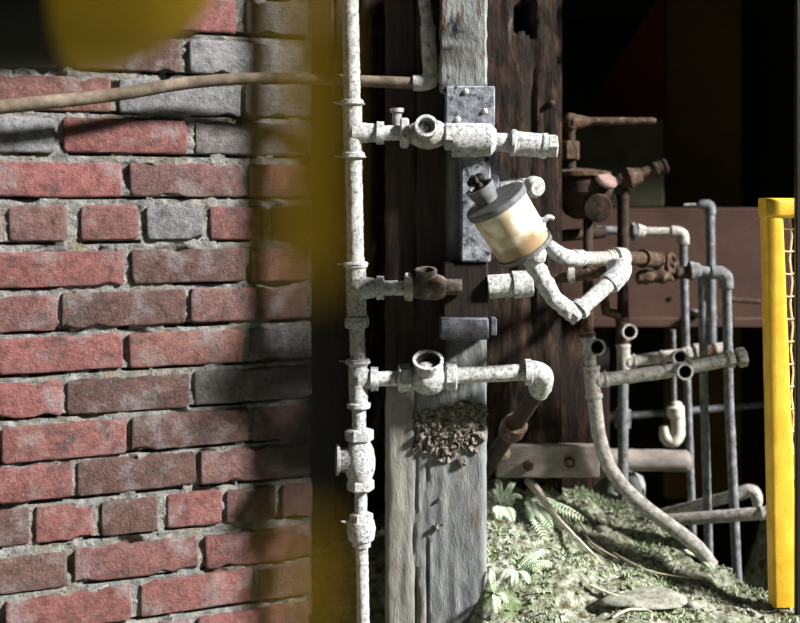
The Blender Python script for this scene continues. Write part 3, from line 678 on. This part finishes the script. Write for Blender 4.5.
# ------------------------------------------------------------------ rear pipework
def px2m(Y): return Y/F
def P(parent, pts, wpx, mat, name='pipe', sm=False, amp=.0006, seg=14):
    vs = [V(*p) for p in pts]; Y = sum(p[2] for p in pts)/len(pts)
    if sm: vs = smooth_path(vs)
    bm = bmesh.new(); wl = wpx if isinstance(wpx, (list, tuple)) else [wpx]*2
    tube(bm, vs, [R(x, Y) for x in wl], seg, .006); crust(bm, amp, 110, pts[0][0]); return build(name, bm, M[mat], parent)
def C(parent, p0, p1, w0, w1=None, mat='galv', name='coupling', lip=True, seg=18):
    a, b = V(*p0), V(*p1); L = (b-a).length; w1 = w0 if w1 is None else w1
    r0, r1 = R(w0, p0[2]), R(w1, p1[2]); bm = bmesh.new(); c = min(.006, L*.25)
    lathe(bm, a, b-a, [(0, r0*.8), (.001, r0), (c, r0), (c+.001, r0*.9), (L-c-.001, r1*.9), (L-c, r1), (L-.001, r1), (L, r1*.8)] if lip else [(0, r0*.85), (.0015, r0), (L-.0015, r1), (L, r1*.85)], seg, .005)
    crust(bm, .0005, 120, p0[0]); return build(name, bm, M[mat], parent)
def H(parent, p0, p1, wpx, mat='galv'):
    a, b = V(*p0), V(*p1); bm = bmesh.new(); hexn(bm, a, b-a, 0, (b-a).length, R(wpx, p0[2])*1.05); return build('hex_nut', bm, M[mat], parent)

# A: curved drain pipe with a horizontal branch
A = thing('curved_pipe', V(712, 562, 2.03), 'grey pipe curving down onto the mound, with open tees and a horizontal branch', 'pipe')
AY = 2.06
P(A, [(588, 308, AY), (588, 336, AY)], 11, 'rust'); C(A, (587, 332, AY), (587, 337, AY), 17, mat='rust')
C(A, (588, 336, AY), (589, 355, AY), 15, mat='galv', name='tee')
port(A, V(591, 345, AY), Vector((0.13, -1, 0.02)), .040, R(14, AY), R(17, AY), R(13, AY), 'galv')
P(A, [(590, 352, AY), (591, 372, AY)], 11.5, 'galv'); C(A, (591, 366, AY), (594, 398, AY), 18, mat='galv', name='tee')
C(A, (596, 381, AY), (608, 379, AY), 17, mat='galv', name='branch_socket')
P(A, [(594, 394, AY), (595.5, 410, AY), (599, 435, AY), (607, 462, AY), (622, 485, AY), (645, 507, 2.05), (672, 527, 2.04), (697, 547, 2.035), (712, 566, 2.03)], 14.5, 'galv', sm=True, seg=18)
P(A, [(606, 379.5, AY), (669, 371, AY)], 14, 'galv')
C(A, (664, 371.5, AY), (692, 367, AY), 15, mat='galv', name='tee')
port(A, V(679, 369.5, AY), Vector((0.06, -1, 0.04)), .038, R(13, AY), R(16.5, AY), R(12.5, AY), 'galv')
P(A, [(690, 367.5, AY), (732, 359, AY)], 13, 'galv'); H(A, (727, 360, AY), (734, 358.5, AY), 17); H(A, (737, 358, AY), (746, 356.5, AY), 19, 'galv'); P(A, [(732, 359, AY), (739, 357.5, AY)], 11, 'dgalv')
# B: rusty riser from the valve elbow, branch to open tee
B = thing('rusty_riser', V(622, 512, 2.2), 'rust-brown vertical pipe left of the thin grey pipes, with an open tee and side branch', 'pipe')
BYY = 2.22
P(B, [(612, 188, BYY), (620, 189, BYY), (623, 196, BYY), (623, 320, BYY)], 11.5, 'rustdark')
C(B, (622, 316, BYY), (623, 342, BYY), 15, mat='rust', name='tee')
port(B, V(624, 330, BYY), Vector((0.12, -1, 0.02)), .036, R(13, BYY), R(15.5, BYY), R(12, BYY), 'galv')
P(B, [(623, 340, BYY), (623, 512, 2.2)], 10.5, 'dgalv'); C(B, (623, 344, BYY), (624, 374, BYY), 15, mat='galv', name='tee')
C(B, (626, 362, BYY), (636, 361, BYY), 15, mat='galv', name='branch_socket')
P(B, [(634, 361, BYY), (664, 357, BYY)], 11.5, 'galv'); C(B, (660, 357, BYY), (686, 354, BYY), 13, mat='galv', name='tee')
port(B, V(676, 355.5, BYY), Vector((-0.02, -1, 0.05)), .036, R(11, BYY), R(14.5, BYY), R(11, BYY), 'galv')
H(B, (686, 354, BYY), (692, 353, BYY), 14); P(B, [(685, 354, BYY), (720, 350, BYY)], 9, 'galv'); H(B, (694, 353, BYY), (701, 352, BYY), 17)
C(B, (700, 352.5, BYY), (716, 350, BYY), 14, mat='rust'); P(B, [(713, 350, BYY), (722, 348.5, BYY), (727, 352, BYY), (727.5, 360, BYY)], 12, 'galv', name='elbow', sm=True)
H(B, (623, 428, BYY), (623, 409, BYY), 17, 'dgalv')
# C: run under the valve ending in the handwheel valve
CC = thing('handwheel_pipe', V(700, 420, 2.1), 'horizontal pipe from the oil cup to a rusty handwheel valve, then down to the ground', 'pipe')
C0 = 1.95
P(CC, [(548, 245, 1.90), (556, 252, 1.90), (566, 257, 1.91), (580, 258.5, C0)], [13, 16, 16, 14], 'lime', sm=True, amp=.0015, name='elbow')
C(CC, (572, 258, 1.93), (581, 258.5, C0), 18, mat='lime'); P(CC, [(578, 258.5, C0), (612, 258, 2.02)], 14, 'galv')
C(CC, (606, 258, 2.01), (613, 258, 2.02), 17, mat='galv'); C(CC, (613, 258.3, 2.02), (624, 258.3, 2.04), 23, 21, mat='galv', name='union', lip=False)
P(CC, [(622, 258, 2.04), (646, 258.5, 2.09)], 14, 'rust'); C(CC, (642, 258.5, 2.08), (658, 260, 2.12), 19, 17, mat='rust', name='bell')
HW = 2.16
bm = bmesh.new(); lathe(bm, V(636, 277, 2.12), RT, [(0, R(8, HW)), (.004, R(13, HW)), (.02, R(15, HW)), (.035, R(11, HW)), (.05, R(15, HW)), (.065, R(9, HW))], 16, .005); crust(bm, .003, 70); build('valve_body', bm, M['rust'], CC)
P(CC, [(652, 262, 2.12), (662, 270, 2.15), (676, 271, HW)], 9, 'rust', name='stem')
wh = thing('x', (0, 0, 0), 'x', 'x'); bpy.data.objects.remove(wh)
bm = bmesh.new(); c = V(672, 267, HW); ax = Vector((0.80, -0.55, 0.1)).normalized(); u, v = frame(ax); rr = R(25, HW)
ringp = [c+u*(rr*math.cos(t))+v*(rr*math.sin(t)) for t in np.linspace(0, 2*math.pi, 25)]
tube(bm, ringp, .005, 8, .03)
for k in range(4):
    t = k*math.pi/2+.4; tube(bm, [c, c+u*(rr*math.cos(t))+v*(rr*math.sin(t))], .004, 8, .02)
lathe(bm, c-ax*.008, ax, [(0, .009), (.016, .009), (.018, .005), (.018, 0)], 10); crust(bm, .0006, 90)
build('handwheel', bm, M['rust'], CC)
C(CC, (676, 272.5, HW), (690, 272.5, HW), 14, mat='rust'); C(CC, (689, 271, HW), (700, 270, HW), 20, 15, mat='dgalv', name='union', lip=False)
P(CC, [(697, 270, HW), (716, 274, HW)], 11, 'dgalv')
P(CC, [(711, 272.5, HW), (721, 273, HW), (726, 279, HW), (726.5, 288, HW)], [14, 14, 14], 'dgalv', name='elbow', sm=True)
P(CC, [(726.5, 285, HW), (729, 400, 2.155), (738, 595, 2.14)], [9.5, 9.5], 'dgalv')
P(CC, [(702, 275, HW+.01), (704, 400, 2.18), (709, 560, 2.18)], 8.5, 'dgalv', name='drop_pipe')
# D: upper grey pipe turning down
D = thing('grey_pipe', V(690, 520, 2.35), 'thin grey pipe with a nut, turning down left of the other thin uprights', 'pipe')
DY = 2.34
P(D, [(596, 230, DY), (664, 232, DY)], 8.5, 'dgalv'); H(D, (631, 231.5, DY), (636, 231.5, DY), 18, 'dgalv'); C(D, (637, 231, DY), (645, 231.5, DY), 15, 11, mat='galv', name='union', lip=False)
P(D, [(645, 231.5, DY), (672, 232, DY)], 9, 'galv'); P(D, [(671, 232, DY), (678, 232.5, DY), (682.5, 236, DY), (683, 244, DY)], 12.5, 'galv', name='elbow', sm=True)
P(D, [(683, 241, DY), (686, 350, DY), (693, 540, DY)], [8.5, 7], 'dgalv')
# E: short pipe with lever
E = thing('grey_pipe', V(710, 330, 2.45), 'upright grey pipe with an elbow on top, tallest thin pipe by the yellow guard', 'pipe')
EY = 2.46
P(E, [(684, 205, EY), (692, 204.5, EY), (700, 205, EY)], [2, 3], 'galv', name='lever'); P(E, [(699, 205.5, EY), (705, 204.5, EY), (709.5, 207, EY), (710, 214, EY)], [8, 11, 11], 'dgalv', name='elbow', sm=True)
P(E, [(710, 211, EY), (712, 351, EY)], 9, 'dgalv')
bm = bmesh.new(); c_ = V(711, 318, EY); box(bm, c_.x-.012, c_.x+.012, EY-.006, 2.592, c_.z-.006, c_.z+.006, .001); build('wall_clamp', bm, M['dgalv'], E)
# F: two low horizontal pipes
Fp = thing('low_pipe', V(700, 520, 2.2), 'upper of two low pipes by the yellow guard, ending in a turned-down elbow', 'pipe')
P(Fp, [(600, 531, 2.45), (740, 494, 2.24)], 11, 'galv'); P(Fp, [(737, 495, 2.24), (747, 491, 2.235), (754, 492, 2.23), (757, 499, 2.23), (757, 506, 2.23)], [13, 13, 12, 9], 'galv', name='elbow', sm=True)
Fq = thing('low_pipe', V(700, 530, 2.12), 'lower pale horizontal pipe running across to the yellow guard', 'pipe')
P(Fq, [(622, 524, 2.18), (764, 513, 2.10)], 12.5, 'galv'); C(Fq, (759, 513.5, 2.10), (768, 513, 2.10), 14.5, mat='galv')
# G: thin pale pipe far behind
G = thing('thin_pipe', V(680, 410, 2.7), 'thin pale pipe crossing behind all the uprights, sloping up to the right', 'pipe')
P(G, [(585, 419, 2.72), (690, 411, 2.74), (830, 398, 2.76)], 6.5, 'dgalv'); C(G, (606, 418, 2.72), (616, 417, 2.72), 12, mat='rustdark')
# H: hanging porcelain bulb
hb = thing('porcelain_trap', V(672, 447, 2.4), 'cream rounded porcelain trap hanging from a thin rod behind the open tees', 'trap')
P(hb, [(673, 330, 2.42), (674, 405, 2.42)], 5, 'dgalv', name='rod')
bm = bmesh.new(); k = px2m(2.42); lathe(bm, V(676, 418, 2.42), UP, [(0, 7.5*k), (3*k, 9*k), (11*k, 9*k), (13*k, 6*k), (16*k, 5*k), (17*k, 0)], 20, .004); build('cap', bm, M['porcelain'], hb)
bm = bmesh.new(); tube(bm, smooth_path([V(677, 414, 2.42), V(678, 430, 2.42), V(673, 440, 2.42), V(666, 437, 2.42), V(664, 426, 2.42)]), [6.5*k, 8*k, 7.5*k, 6.5*k, 4*k], 18, .004); build('bend', bm, M['porcelain'], hb)

# ------------------------------------------------------------------ lever valve
VY = 2.20
val = thing('lever_valve', V(590, 216, VY), 'rusty gate valve with a long horizontal lever handle, behind the oil cup', 'valve')
k = px2m(VY)
bm = bmesh.new(); tube(bm, [V(572, 122.5, VY), V(590, 121.5, VY), V(652, 121, VY), V(656, 121.5, VY)], [9*k, 4.2*k, 3.6*k, 2.6*k][:4], 14, .006)
lathe(bm, V(570, 132, VY), UP, [(0, 5*k), (4*k, 8*k), (13*k, 8*k), (18*k, 5*k), (19*k, 0)], 14, .004); tube(bm, [V(570, 124, VY), V(559, 122, VY)], [4*k, 2*k], 10, .006); crust(bm, .0012, 80); build('lever', bm, M['rust'], val)
bm = bmesh.new(); lathe(bm, V(570, 168, VY), UP, [(0, 6*k), (44*k, 5*k)], 14, .01); build('stem', bm, M['rustdark'], val)
bm = bmesh.new(); hexn(bm, V(569, 160, VY), UP, 0, 19*k, 11*k, .2); build('packing_nut', bm, M['rust'], val)
bm = bmesh.new(); lathe(bm, V(578, 177, VY), UP, [(0, 30*k), (1*k, 33*k), (5*k, 33*k), (6*k, 26*k), (8*k, 14*k), (9*k, 0)], 28, .006); crust(bm, .0015, 70); build('flange', bm, M['rust'], val)
bm = bmesh.new(); lathe(bm, V(583, 178, VY), -UP, [(0, 27*k), (5*k, 30*k), (14*k, 30*k), (24*k, 24*k), (36*k, 18*k), (40*k, 10*k), (41*k, 0)], 24, .006); crust(bm, .004, 50); build('valve_body', bm, M['rustdark'], val)
bm = bmesh.new(); lathe(bm, V(605, 182, VY-.05), Vector((.35, -.55, .75)), [(0, 11*k), (3*k, 11.5*k), (5*k, 10*k), (6*k, 0)], 20); build('face_disc', bm, M['pink'], val)
P(val, [(606, 184, VY), (622, 179, VY)], 9, 'galv', name='nipple'); C(val, (620, 181, VY), (630, 178, VY), 15, mat='rust'); C(val, (628, 178.5, VY), (641, 175, VY), 22, 15, mat='rust', name='union', lip=False)
P(val, [(636, 176, VY), (657, 169, VY)], 12, 'rust', name='nipple'); C(val, (654, 170, VY), (667, 165.5, VY), 16, mat='rustdark', name='end_cap')
P(val, [(608, 186, VY), (616, 187, VY+.01), (622, 190, BYY), (623, 200, BYY)], 13, 'rustdark', name='elbow', sm=True)
bm = bmesh.new(); lathe(bm, V(598, 208, VY-.06), Vector((-.1, -1, -.1)), [(-.08, 12*k), (0, 14*k), (.006, 13*k), (.008, 0)], 20, .006); crust(bm, .0015, 70); build('bottom_plug', bm, M['rustdark'], val)
P(val, [(588, 214, VY), (588, 312, AY+.02)], 10, 'rustdark', name='drain_leg'); P(val, [(560, 236, VY), (604, 232, VY+.03)], 12, 'rustdark', name='side_pipe')
P(val, [(604, 296, 2.2), (606, 312, 2.2), (620, 315, 2.21)], 9, 'rust', name='small_bend')

# ------------------------------------------------------------------ background pieces
bm = bmesh.new(); a, b = V(570, 118, 2.62), V(665, 192, 2.62); box(bm, a.x, b.x, 2.63, 2.80, V(0, 208, 2.60).z+.0005, a.z, .004)
bmesh.ops.subdivide_edges(bm, edges=[e for e in bm.edges if e.calc_length() > .1], cuts=12); crust(bm, .002, 30)
tag(build('concrete_pier', bm, M['concrete']), 'mossy grey-green concrete pier under the lever handle', 'pier')
pan = thing('steel_panel', V(670, 330, 2.78), 'dull red-brown steel panel behind the thin pipes', 'panel')
bm = bmesh.new(); a, b = V(560, 208, 2.60), V(790, 322, 2.60); box(bm, a.x, b.x, 2.590, 2.605, b.z, a.z, .002); build('sheet', bm, M['brownpanel'], pan)
bm = bmesh.new(); a, b = V(560, 208, 2.60), V(790, 208, 2.60); box(bm, a.x, b.x, 2.605, 2.84, a.z-.012, a.z-.001, .001); build('shelf', bm, M['brownpanel'], pan)
bm = bmesh.new(); a, b = V(560, 318, 2.58), V(790, 327, 2.58); box(bm, a.x, b.x, 2.575, 2.60, b.z, a.z, .002); build('bottom_rail', bm, M['brownpanel'], pan)
for px in (600, 780):
    bm = bmesh.new(); x = V(px, 0, 2.62).x; box(bm, x-.02, x+.02, 2.61, 2.65, -.62, V(0, 211, 2.60).z, .002); build('leg', bm, M['soot_shade'], pan)
for px in (671, 689):
    bm = bmesh.new(); lathe(bm, V(px, 298, 2.59), TC, [(-.003, .006), (.003, .006), (.005, 0)], 10); build('bolt', bm, M['rustdark'], pan)
bm = bmesh.new(); tube(bm, [V(725, 299, 2.56), V(760, 302, 2.56)], R(5, 2.56), 10, .02); build('edge_clip', bm, M['rust'], pan)
for nm, poly, Y, mat, lab, cat in (('gusset_board', [(575, 125), (664, -12), (664, 125)], 2.95, 'redboard', 'dark red triangular board in the gloom above the lever', 'board'),):
    bm = bmesh.new(); f0 = [bm.verts.new(V(x, y, Y)) for x, y in poly]; f1 = [bm.verts.new(V(x, y, Y)+Vector((0, .03, 0))) for x, y in poly]
    skin(bm, [f0, f1]); tag(build(nm, bm, M[mat], smooth=False), lab, cat)
bm = bmesh.new(); a, b = V(666, -60, 2.95), V(742, 150, 2.95); box(bm, a.x, b.x, 2.95, 2.98, -.05, a.z, .003); tag(build('plank', bm, M['oliveboard']), 'dim olive-brown upright plank right of the dark red board', 'plank')

# ------------------------------------------------------------------ yellow mesh guard on the right
GY = 1.90
gd = thing('mesh_guard', V(783, 606, GY), 'yellow steel frame with wire mesh standing at the right edge', 'guard')
def bar_sq(bm, p, q, wx, wy, bev, wx1=None):
    wx1 = wx1 or wx
    ax = (q-p); L = ax.length; zx = ax.normalized(); yx = Vector((0, 1, 0)); xx = yx.cross(zx).normalized(); yx = zx.cross(xx)
    out = []
    for cx, cy, a0 in ((1, 1, 0), (-1, 1, 90), (-1, -1, 180), (1, -1, 270)):
        for k in range(4):
            a = math.radians(a0+30*k); out.append((cx, bev*math.cos(a), cy*(wy/2-bev)+bev*math.sin(a)))
    skin(bm, [[bm.verts.new(p+zx*t+xx*(cx*((wx+(wx1-wx)*t/L)/2-bev)+x)+yx*y) for cx, x, y in out] for t in np.linspace(0, L, 30)])
    crust(bm, .0006, 60)
g = GY/F
bm = bmesh.new(); bar_sq(bm, V(771, 200, GY), V(783.5, 604, GY), 18*g, .034, .006, 26*g); build('upright', bm, M['yellow'], gd)
bm = bmesh.new(); tl, tr = V(762, 208, GY), V(1040, 208, GY); bar_sq(bm, tl, tr, .034, .040, .007); build('top_rail', bm, M['yellow'], gd)
bm = bmesh.new(); bar_sq(bm, V(1030, 200, GY), V(1040, 606, GY), 23*g, .040, .007); build('upright', bm, M['yellow'], gd)
for i in range(16):
    y = 228+i*22.5; x0 = 781+(y-220)*.045
    bm = bmesh.new(); tube(bm, [V(x0-4, y, GY), V(790+i*.3, y+1.5, GY-.003), V(800, y-.5, GY), V(1028, y, GY)], .0018, 6, .05); build('mesh_wire', bm, M['wire'], gd)
for i in range(11):
    x = 790.5+i*22.5
    pts = [V(x+i2*.25+(1.2 if i2 % 2 else -1.2), 214+i2*22.5, GY) for i2 in range(18)]
    bm = bmesh.new(); tube(bm, pts, .0018, 6, .05); build('mesh_wire', bm, M['wire'], gd)
bm = bmesh.new(); a, b = V(795, 150, 1.862), V(802, 640, 1.862); box(bm, a.x, b.x, 1.856, 1.868, 0, CZ+.62, .002)
tag(build('flat_bar', bm, M['black']), 'black flat steel upright at the extreme right edge, against the yellow guard', 'bar')

# ------------------------------------------------------------------ hazard-striped guard close to the lens
NY = 0.212; n_ = NY/F
pole = thing('barrier_pole', ((301-400)*n_, NY, 0), 'blurred upright yellow and black striped barrier rod close in front, left of the riser', 'barrier')
for za, zb, mt in ((0.0, CZ+(HOR-640)*n_, 'black'), (CZ+(HOR-640)*n_, CZ+(HOR-515)*n_, 'olive'), (CZ+(HOR-515)*n_, CZ+(HOR-285)*n_, 'black'), (CZ+(HOR-285)*n_, CZ+(HOR+130)*n_, 'olive'), (CZ+(HOR+130)*n_, 1.1, 'black')):
    bm = bmesh.new(); lathe(bm, Vector(((301-400)*n_, NY, za)), UP, [(0, .0060), (zb-za, .0060)], 18); build('yellow_band' if mt == 'olive' else 'black_band', bm, M[mt], pole)
HY = 0.62; h_ = HY/F
hr = thing('handrail', V(-560, 10, HY), 'blurred bent yellow and black handrail tube close in front, top left', 'handrail'); hr.location.z = 0
rail = smooth_path([V(-560, 12, HY), V(-300, 12, HY), V(-100, 14, HY), V(40, 11, HY), V(95, 6, HY), V(140, -14, HY), V(164, -52, HY), V(174, -110, HY), V(176, -300, HY), V(176, -700, HY)], 10)
for seg_, mt, nm in ((rail[:35], 'black', 'black_band'), (rail[34:75], 'olive', 'yellow_band'), (rail[74:], 'black', 'black_band')):
    bm = bmesh.new(); tube(bm, seg_, 64*h_, 24, .02); build(nm, bm, M[mt], hr)
bm = bmesh.new(); tube(bm, [V(-560, 12, HY)+Vector((0, 0, .03)), Vector((V(-560, 0, HY).x, HY, 0))], 64*h_, 24, .05); build('leg', bm, M['olive'], hr)

# ------------------------------------------------------------------ mound cover: pebbles, moss, ferns, twigs
def on_ground(px, py, Y0=1.76, Y1=2.2):
    best = None
    for k in range(90):
        Y = Y0+(Y1-Y0)*k/89; p = V(px, py, Y)
        if p.z <= ground(p.x, p.y): best = p; break
    if best is None: return V(px, py, 2.055)
    best.z = ground(best.x, best.y); return best
bm = bmesh.new(); n = 0
while n < 1500:
    x, y = random.uniform(.14, .85), random.uniform(1.7, 2.2)
    z = ground(x, y)
    if noise.noise(Vector((x*12, y*12, 4))) < -0.05+random.uniform(-.3, .3): n += 0.3; continue
    blob(bm, Vector((x, y, z)), random.choice((.002, .003, .003, .004, .006)), .4, 1, (1, 1, .6)); n += 1
pb = tag(build('debris', bm, M['pebble'], ang=25, center=False), 'pale pebbles and crumbs strewn over the mossy mound', 'debris'); pb['kind'] = 'stuff'
bm = bmesh.new()
for _ in range(7000):
    x, y = random.uniform(.14, .72), random.uniform(1.72, 2.18)
    if noise.noise(Vector((x*10, y*10, 9)))+.35*noise.noise(Vector((x*40, y*40, 2))) < .02: continue
    z = ground(x, y)-.001; a = random.random()*6.3; h = random.uniform(.004, .011); wd = random.uniform(.001, .003)
    d = Vector((math.cos(a), math.sin(a), 0)); t = Vector((random.uniform(-.8, .8), random.uniform(-.8, .4), 1))*h
    p = Vector((x, y, z)); v0, v1, v2 = bm.verts.new(p-d*wd), bm.verts.new(p+d*wd), bm.verts.new(p+t+d*wd*.3); v3 = bm.verts.new(p+t*.7-d*wd*.6)
    bm.faces.new((v0, v1, v2, v3))
ms = tag(build('moss', bm, M['moss'], smooth=False, center=False), 'pale green moss tufts growing over the soil mound', 'moss'); ms['kind'] = 'stuff'
def frond(parent, base, tip, lift, nleaf=13, wid=.012):
    wid = min(wid, (tip-base).length*.13); nleaf = 16
    bm = bmesh.new(); side = (tip-base).cross(Vector((0, -.5, 1))).normalized(); L = (tip-base).length
    pts = [base.lerp(tip, t)+Vector((0, -.3*lift, lift))*math.sin(t*math.pi*.8) for t in np.linspace(0, 1, 10)]
    tube(bm, pts, [.0011, .0004], 5, .02)
    for k in range(nleaf):
        t = .12+.86*k/nleaf; i = t*9; q = pts[int(i)].lerp(pts[min(9, int(i)+1)], i-int(i)); dr = (pts[min(9, int(i)+1)]-pts[int(i)]).normalized()
        ln = wid*math.sin(math.pi*(t*.85+.12))+.002
        for s in (-1, 1):
            tp = q+side*s*ln+dr*ln*.35+Vector((0, -.002, -.003)); m1 = q+side*s*ln*.5+dr*ln*.42; m2 = q+side*s*ln*.5-dr*ln*.05+Vector((0, -.001, .001))
            vs = [bm.verts.new(c) for c in (q, m1, tp, m2)]; bm.faces.new(vs)
    return build('frond', bm, M['fern'], parent, smooth=False)
def fern(px, py, tips, lab, lift=.014, wid=.014):
    b = on_ground(px, py); f = thing('fern', b, lab, 'fern', None)
    for tx, ty in tips:
        t = on_ground(tx, ty)+Vector((0, -.008, .006)); frond(f, b, t, lift, 13, wid)
fern(527, 500, [(572, 545), (552, 538), (534, 524), (586, 528), (562, 515), (545, 548)], 'pale fern spreading beside the pale root, high on the mound')
fern(516, 572, [(512, 598), (530, 590), (553, 574), (545, 556), (500, 588)], 'small fern low on the mound, close to the grey post')
fern(502, 508, [(496, 486), (514, 490), (491, 500), (522, 506), (497, 530), (512, 532)], 'lacy fern tuft at the top of the mound against the grey post', .02)
fern(494, 598, [(508, 610), (490, 575), (497, 620)], 'few pale fern fronds at the foot of the grey post', .012)
fern(700, 560, [(690, 548), (712, 575), (683, 560)], 'green fern sprig at the end of the curved pipe', .008)
def twig(name, pts, w, lab, lift=.004):
    vs = [on_ground(x, y)+Vector((0, -.004, lift)) for x, y in pts]
    Yc = vs[0].y; bm = bmesh.new(); tube(bm, smooth_path(vs), [R(x, Yc) for x in w], 8, .006); crust(bm, .0008, 100); tag(build(name, bm, M['twig']), lab, name)
twig('root', [(500, 456), (513, 474), (532, 494), (556, 525), (597, 567)], [16, 15, 10, 5, 2], 'pale tapering root running down the mound from the dark post', .016)
twig('twig', [(540, 492), (575, 520), (590, 545), (618, 562)], [3, 2.5, 2, 1.5], 'thin reddish twig curving down beside the pale root', .006)
twig('twig', [(590, 592), (620, 603), (652, 616)], [3, 4, 2], 'short thick twig lying near the bottom edge of the mound', .006)
twig('twig', [(612, 556), (650, 575), (702, 583)], [2, 2, 1.2], 'long thin twig across the right slope below the curved pipe', .006)
twig('twig', [(612, 622), (628, 613), (645, 612)], [2, 3, 2], 'small bent twig at the bottom edge under the short thick twig', .005)
for px, py, r, sq, lab in ((640, 597, .045, (1.7, 1.0, .26), 'broad pale flat stone at the foot of the mound'), (562, 466+50, .010, (1, 1, .8), 'small round stone beside the pale root'), (690, 606, .018, (1.3, 1, .6), 'small grey stone right of the broad flat stone'), (604, 530, .013, (1.2, 1, .8), 'knobbly grey stone in the upper right of the mound')):
    b = on_ground(px, py); bm = bmesh.new(); blob(bm, b+Vector((0, 0, -.002)), r, .22, 3, sq, True); tag(build('stone', bm, M['pebble'], ang=180), lab, 'stone')
for px, py, r, lab in ((745, 604, .006, 'tiny pale stone left of the yellow guard, apart from the others'), (774, 605, .009, 'largest small pale stone touching the foot of the yellow guard'), (786, 607, .006, 'tiny stone in front of the yellow upright, nearest the black bar'), (762, 607, .005, 'tiny stone between the lone pebble and the guard foot')):
    b = on_ground(px, py, 1.80, 1.875); bm = bmesh.new(); blob(bm, b, r, .35, 2, (1, 1, .7)); tag(build('stone', bm, M['pebble'], ang=180), lab, 'stone', 'small stones by the yellow guard')
